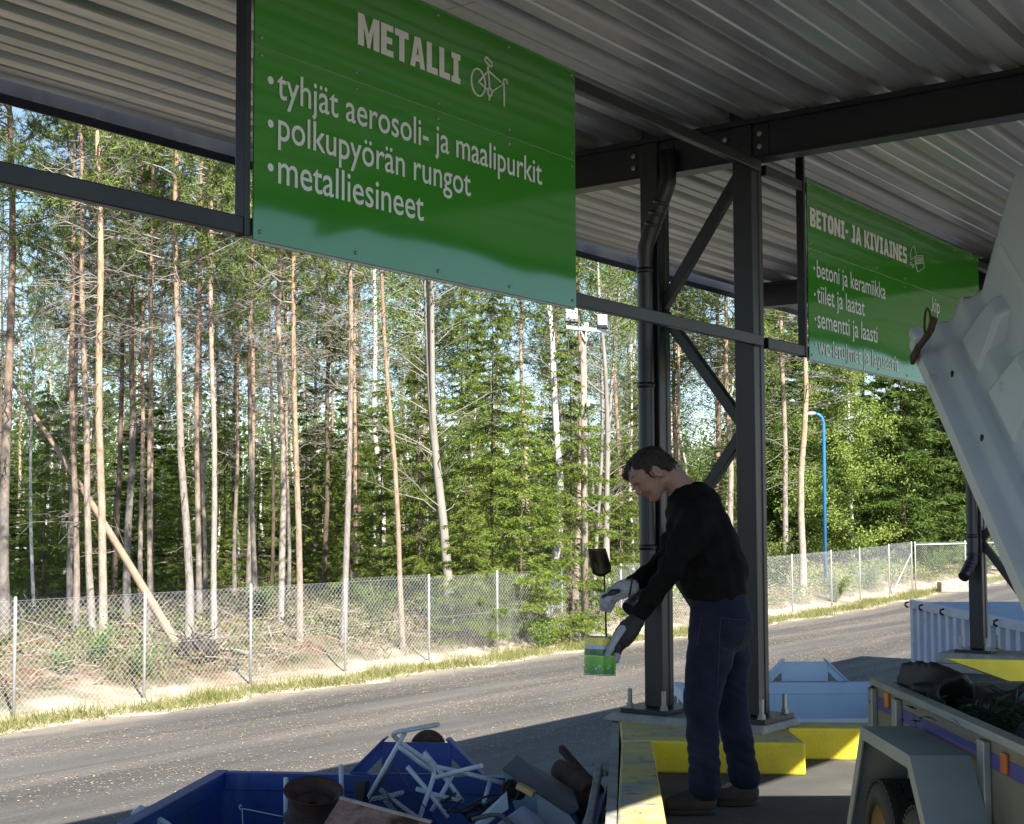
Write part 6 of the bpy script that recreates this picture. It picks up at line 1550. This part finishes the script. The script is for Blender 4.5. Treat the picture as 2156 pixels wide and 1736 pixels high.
for px, d_, s_ in ((1385, 52, .95), (1440, 56, 1.05), (1490, 50, .9), (1535, 58, 1.1), (1590, 52, .9), (1340, 60, 1.1)): deep(birches[int(px) % 2], 'birch_tree', px, d_, 'leafy birch deep in the wood, one of many closing the gaps between trunks', 'birch', 1.25, s_)
# far wood closing the view
rng = np.random.default_rng(70); N = 110000
aa = rng.uniform(20, 190, N); bb = rng.uniform(62, 86, N) ; zz_ = rng.beta(1.2, 1.7, N) * (9.5 + 2.6 * np.sin(aa * .37) + 1.6 * np.sin(aa * .91 + 1))
Cw = np.stack([aa * A2[0] + bb * B2[0], aa * A2[1] + bb * B2[1], -.8 + zz_], 1)
V, F = leaves(Cw, unit(rng.normal(0, 1, (N, 3))), rng.uniform(.3, .6, N), .34, rng)
o = link('far_wood', npmesh('far_wood', V, F, leafmat('far_foliage', [(.05, .10, .02), (.10, .17, .03), (.16, .23, .05)], trans=.3))); tag(o, kind='stuff')
# fallen pine with its root plate
rp_ = gpt(415, 1392); base = Vector(at(380, 1370, rp_.y + .1)); tip_ = at(26, 806, rp_.y + 6.5)
fall = empty('fallen_pine', rp_, 'uprooted pine leaning to the left with its roots torn out of the sand', 'fallen tree')
npth = 12; pts = [base.lerp(tip_, k / (npth - 1)) + Vector((0, 0, .10 * math.sin(k / (npth - 1) * 3.14))) for k in range(npth)]
MB().tube(pts, [.085 - .0045 * k for k in range(npth)], n=10).build('trunk', pmat('fallen_pine_bark', (.34, .22, .14), (.22, .17, .135), rough=.9, scale=4, stretch=(1, 1, 1), bump=.5, bscale=16), fall)
rnd2 = np.random.default_rng(4); sk = Sk()
for k in range(34):
    t = rnd2.uniform(.3, 1); o_ = np.array(base.lerp(tip_, t)); L = rnd2.uniform(.3, 1.3); d_ = unit(rnd2.normal(0, 1, (1, 3)))[0] * [1, 1, .6] + [-.5, 0, .1]; tt = np.linspace(0, 1, 5)[:, None]
    b = o_ + d_ * L * tt + rnd2.normal(0, .05, (5, 3)) * tt; sk.tube(b, .012 * (1 - .75 * tt[:, 0]), 3)
    for q in range(3): s_ = b[rnd2.integers(1, 4)]; sk.tube(np.stack([s_, s_ + rnd2.normal(0, .2, 3)]), [.006, .002], 3)
me_ = sk.mesh('dead_branches', deadw); vv = np.empty(len(me_.vertices) * 3, np.float32); me_.vertices.foreach_get('co', vv); vv = (vv.reshape(-1, 3) - np.array(rp_)); me_.vertices.foreach_set('co', vv.astype(np.float32).ravel()); link('dead_branches', me_, fall)
sk = Sk(); c0 = np.array(rp_) + [0, 0, .18]
for k in range(70):
    d_ = unit(rnd2.normal(0, 1, (1, 3)))[0] * [1.1, .7, .8]; L = rnd2.uniform(.25, .75); tt = np.linspace(0, 1, 6)[:, None]
    b = c0 + d_ * L * tt + np.cumsum(rnd2.normal(0, .035, (6, 3)), 0); sk.tube(b, rnd2.uniform(.012, .032) * (1 - .85 * tt[:, 0]), 5)
me_ = sk.mesh('roots', pmat('earthy_root', (.05, .038, .03), (.025, .019, .015), rough=.95, scale=8, bump=.6)); vv = np.empty(len(me_.vertices) * 3, np.float32); me_.vertices.foreach_get('co', vv); vv = (vv.reshape(-1, 3) - np.array(rp_)); me_.vertices.foreach_set('co', vv.astype(np.float32).ravel()); link('roots', me_, fall)
def clod(P_): return ell(P_, c0 + np.array([.0, 0, -.05]), (.34, .26, .28)) + .05 * np.sin(P_[0] * 23) * np.sin(P_[1] * 19 + 1) * np.sin(P_[2] * 21) + .03 * np.sin(P_[0] * 51 + P_[2] * 40)
sdf('root_clod', clod, c0 - .6, c0 + .6, .035, pmat('sandy_clod', (.06, .048, .038), (.03, .024, .02), rough=1, scale=7, bump=.8, bscale=25), fall)

# ------------------------------------------------------------------ ground plants (nobody could count them)
rng = np.random.default_rng(21)
gr_m = leafmat('verge_grass_blade', [(.14, .17, .035), (.24, .25, .08), (.34, .31, .15), (.10, .15, .03), (.36, .32, .18)], trans=.4)
N = 46000
aa = rng.uniform(-2, 62, N); bb = 16.05 + .95 * rng.beta(1.6, 1.8, N) + .14 * np.sin(aa * 1.7) + .1 * rng.normal(0, 1, N)
keep = (np.sin(aa * 2.3) + np.sin(aa * 5.1 + 2) + rng.normal(0, 1, N)) > -1.3; aa, bb = aa[keep], bb[keep]; N = len(aa)
Cg = np.stack([aa * A2[0] + bb * B2[0], aa * A2[1] + bb * B2[1], [gz(x, y) for x, y in zip(aa, bb)]], 1)
V, F = blades(Cg, unit(rng.normal(0, .5, (N, 3)) + [0, 0, .8]), rng.uniform(.05, .20, N) * (1 + .5 * (np.sin(aa * 3.1) > .5)), .014, rng)
o = link('grass', npmesh('grass', V, F, gr_m)); tag(o, kind='stuff')
def cover(name, N, b0, b1, mat, hmin, hmax, wd, pw, thr, seed, up=.6, leaf=False, amax=75, amin=2):
    rng = np.random.default_rng(seed); aa = rng.uniform(amin, amax, N); bb = b0 + (b1 - b0) * rng.random(N) ** pw
    nz = np.sin(aa * .9 + bb * .7) + np.sin(bb * 1.7 - aa * .4 + seed) + np.sin(aa * 2.3 - bb * 1.1) + rng.normal(0, .7, N); k = nz > thr; aa, bb = aa[k], bb[k]; N = len(aa)
    C_ = np.stack([aa * A2[0] + bb * B2[0], aa * A2[1] + bb * B2[1], [gz(x, y) for x, y in zip(aa, bb)]], 1)
    L_ = rng.uniform(hmin, hmax, N)
    if leaf: C_[:, 2] += rng.random(N) ** 1.5 * hmax * 3; V, F = leaves(C_, unit(rng.normal(0, 1, (N, 3)) + [0, 0, .2]), L_, wd, rng)
    else: V, F = blades(C_, unit(rng.normal(0, up, (N, 3)) + [0, 0, .7]), L_, wd, rng)
    o = link(name, npmesh(name, V, F, mat)); tag(o, kind='stuff'); return o
cover('heath_plants', 150000, 18.0, 46, leafmat('heath_leaf', [(.11, .13, .035), (.22, .10, .045), (.07, .12, .025), (.15, .17, .05), (.20, .14, .07)], trans=.25), .05, .11, .05, 1.5, .1, 3, leaf=True)
cover('low_undergrowth', 100000, 18.6, 48, leafmat('undergrowth_leaf', [(.05, .11, .02), (.11, .17, .035), (.17, .2, .05)], trans=.35), .07, .14, .07, 1.3, .7, 8, leaf=True)
cover('roadside_weeds', 60000, 17.9, 34, brl_y, .06, .14, .06, 1.4, .0, 13, leaf=True, amax=70, amin=33)
cover('dry_grass', 80000, 17.7, 40, leafmat('dry_stalk', [(.30, .25, .15), (.24, .21, .11), (.17, .17, .07), (.36, .31, .21)], trans=.2), .15, .5, .010, 1.8, .2, 5)
sk = Sk(); rng = np.random.default_rng(6)
for k in range(4200):
    a_ = rng.uniform(6, 52); b_ = 18.1 + 16 * rng.random() ** 1.6; p_ = np.array(W(a_, b_, gz(a_, b_) + rng.uniform(.0, .22))); d_ = unit(rng.normal(0, 1, (1, 3)) * [1, 1, .28])[0]; L = rng.uniform(.3, 1.3); tt = np.linspace(0, 1, 4)[:, None]
    sk.tube(p_ + d_ * L * (tt - .3) + rng.normal(0, .04, (4, 3)), rng.uniform(.004, .012) * (1 - .6 * tt[:, 0]), 3)
o = link('brushwood', sk.mesh('brushwood', pmat('bleached_brushwood', (.40, .34, .28), (.28, .23, .19), rough=.9, scale=3))); tag(o, kind='stuff')
GL = 'fallen thin trunks on the sand'
for i_, ((x0, y0), (x1, y1), r_, lb_) in enumerate((((35, 1380), (150, 1392), .045, 'pale fallen log behind the fence at the left'), ((440, 1374), (560, 1392), .05, 'pale fallen log lying right of the torn roots'), ((760, 1336), (900, 1345), .05, 'pale fallen log below the slender tilting pine'), ((960, 1332), (1080, 1342), .045, 'pale fallen log right of the grey forked tree'), ((1130, 1395 - 40), (1215, 1330), .03, 'thin fallen stick near the light pole'))):
    A_, B_ = gpt(x0, y0), gpt(x1, y1); A_.z += r_; B_.z += r_ + .02
    o = MB().tube([A_, A_.lerp(B_, .4) + Vector((0, .05, .03)), B_], [r_, r_ * .9, r_ * .6], n=8).build('fallen_log', deadw); tag(recenter(o), lb_, 'log', GL)
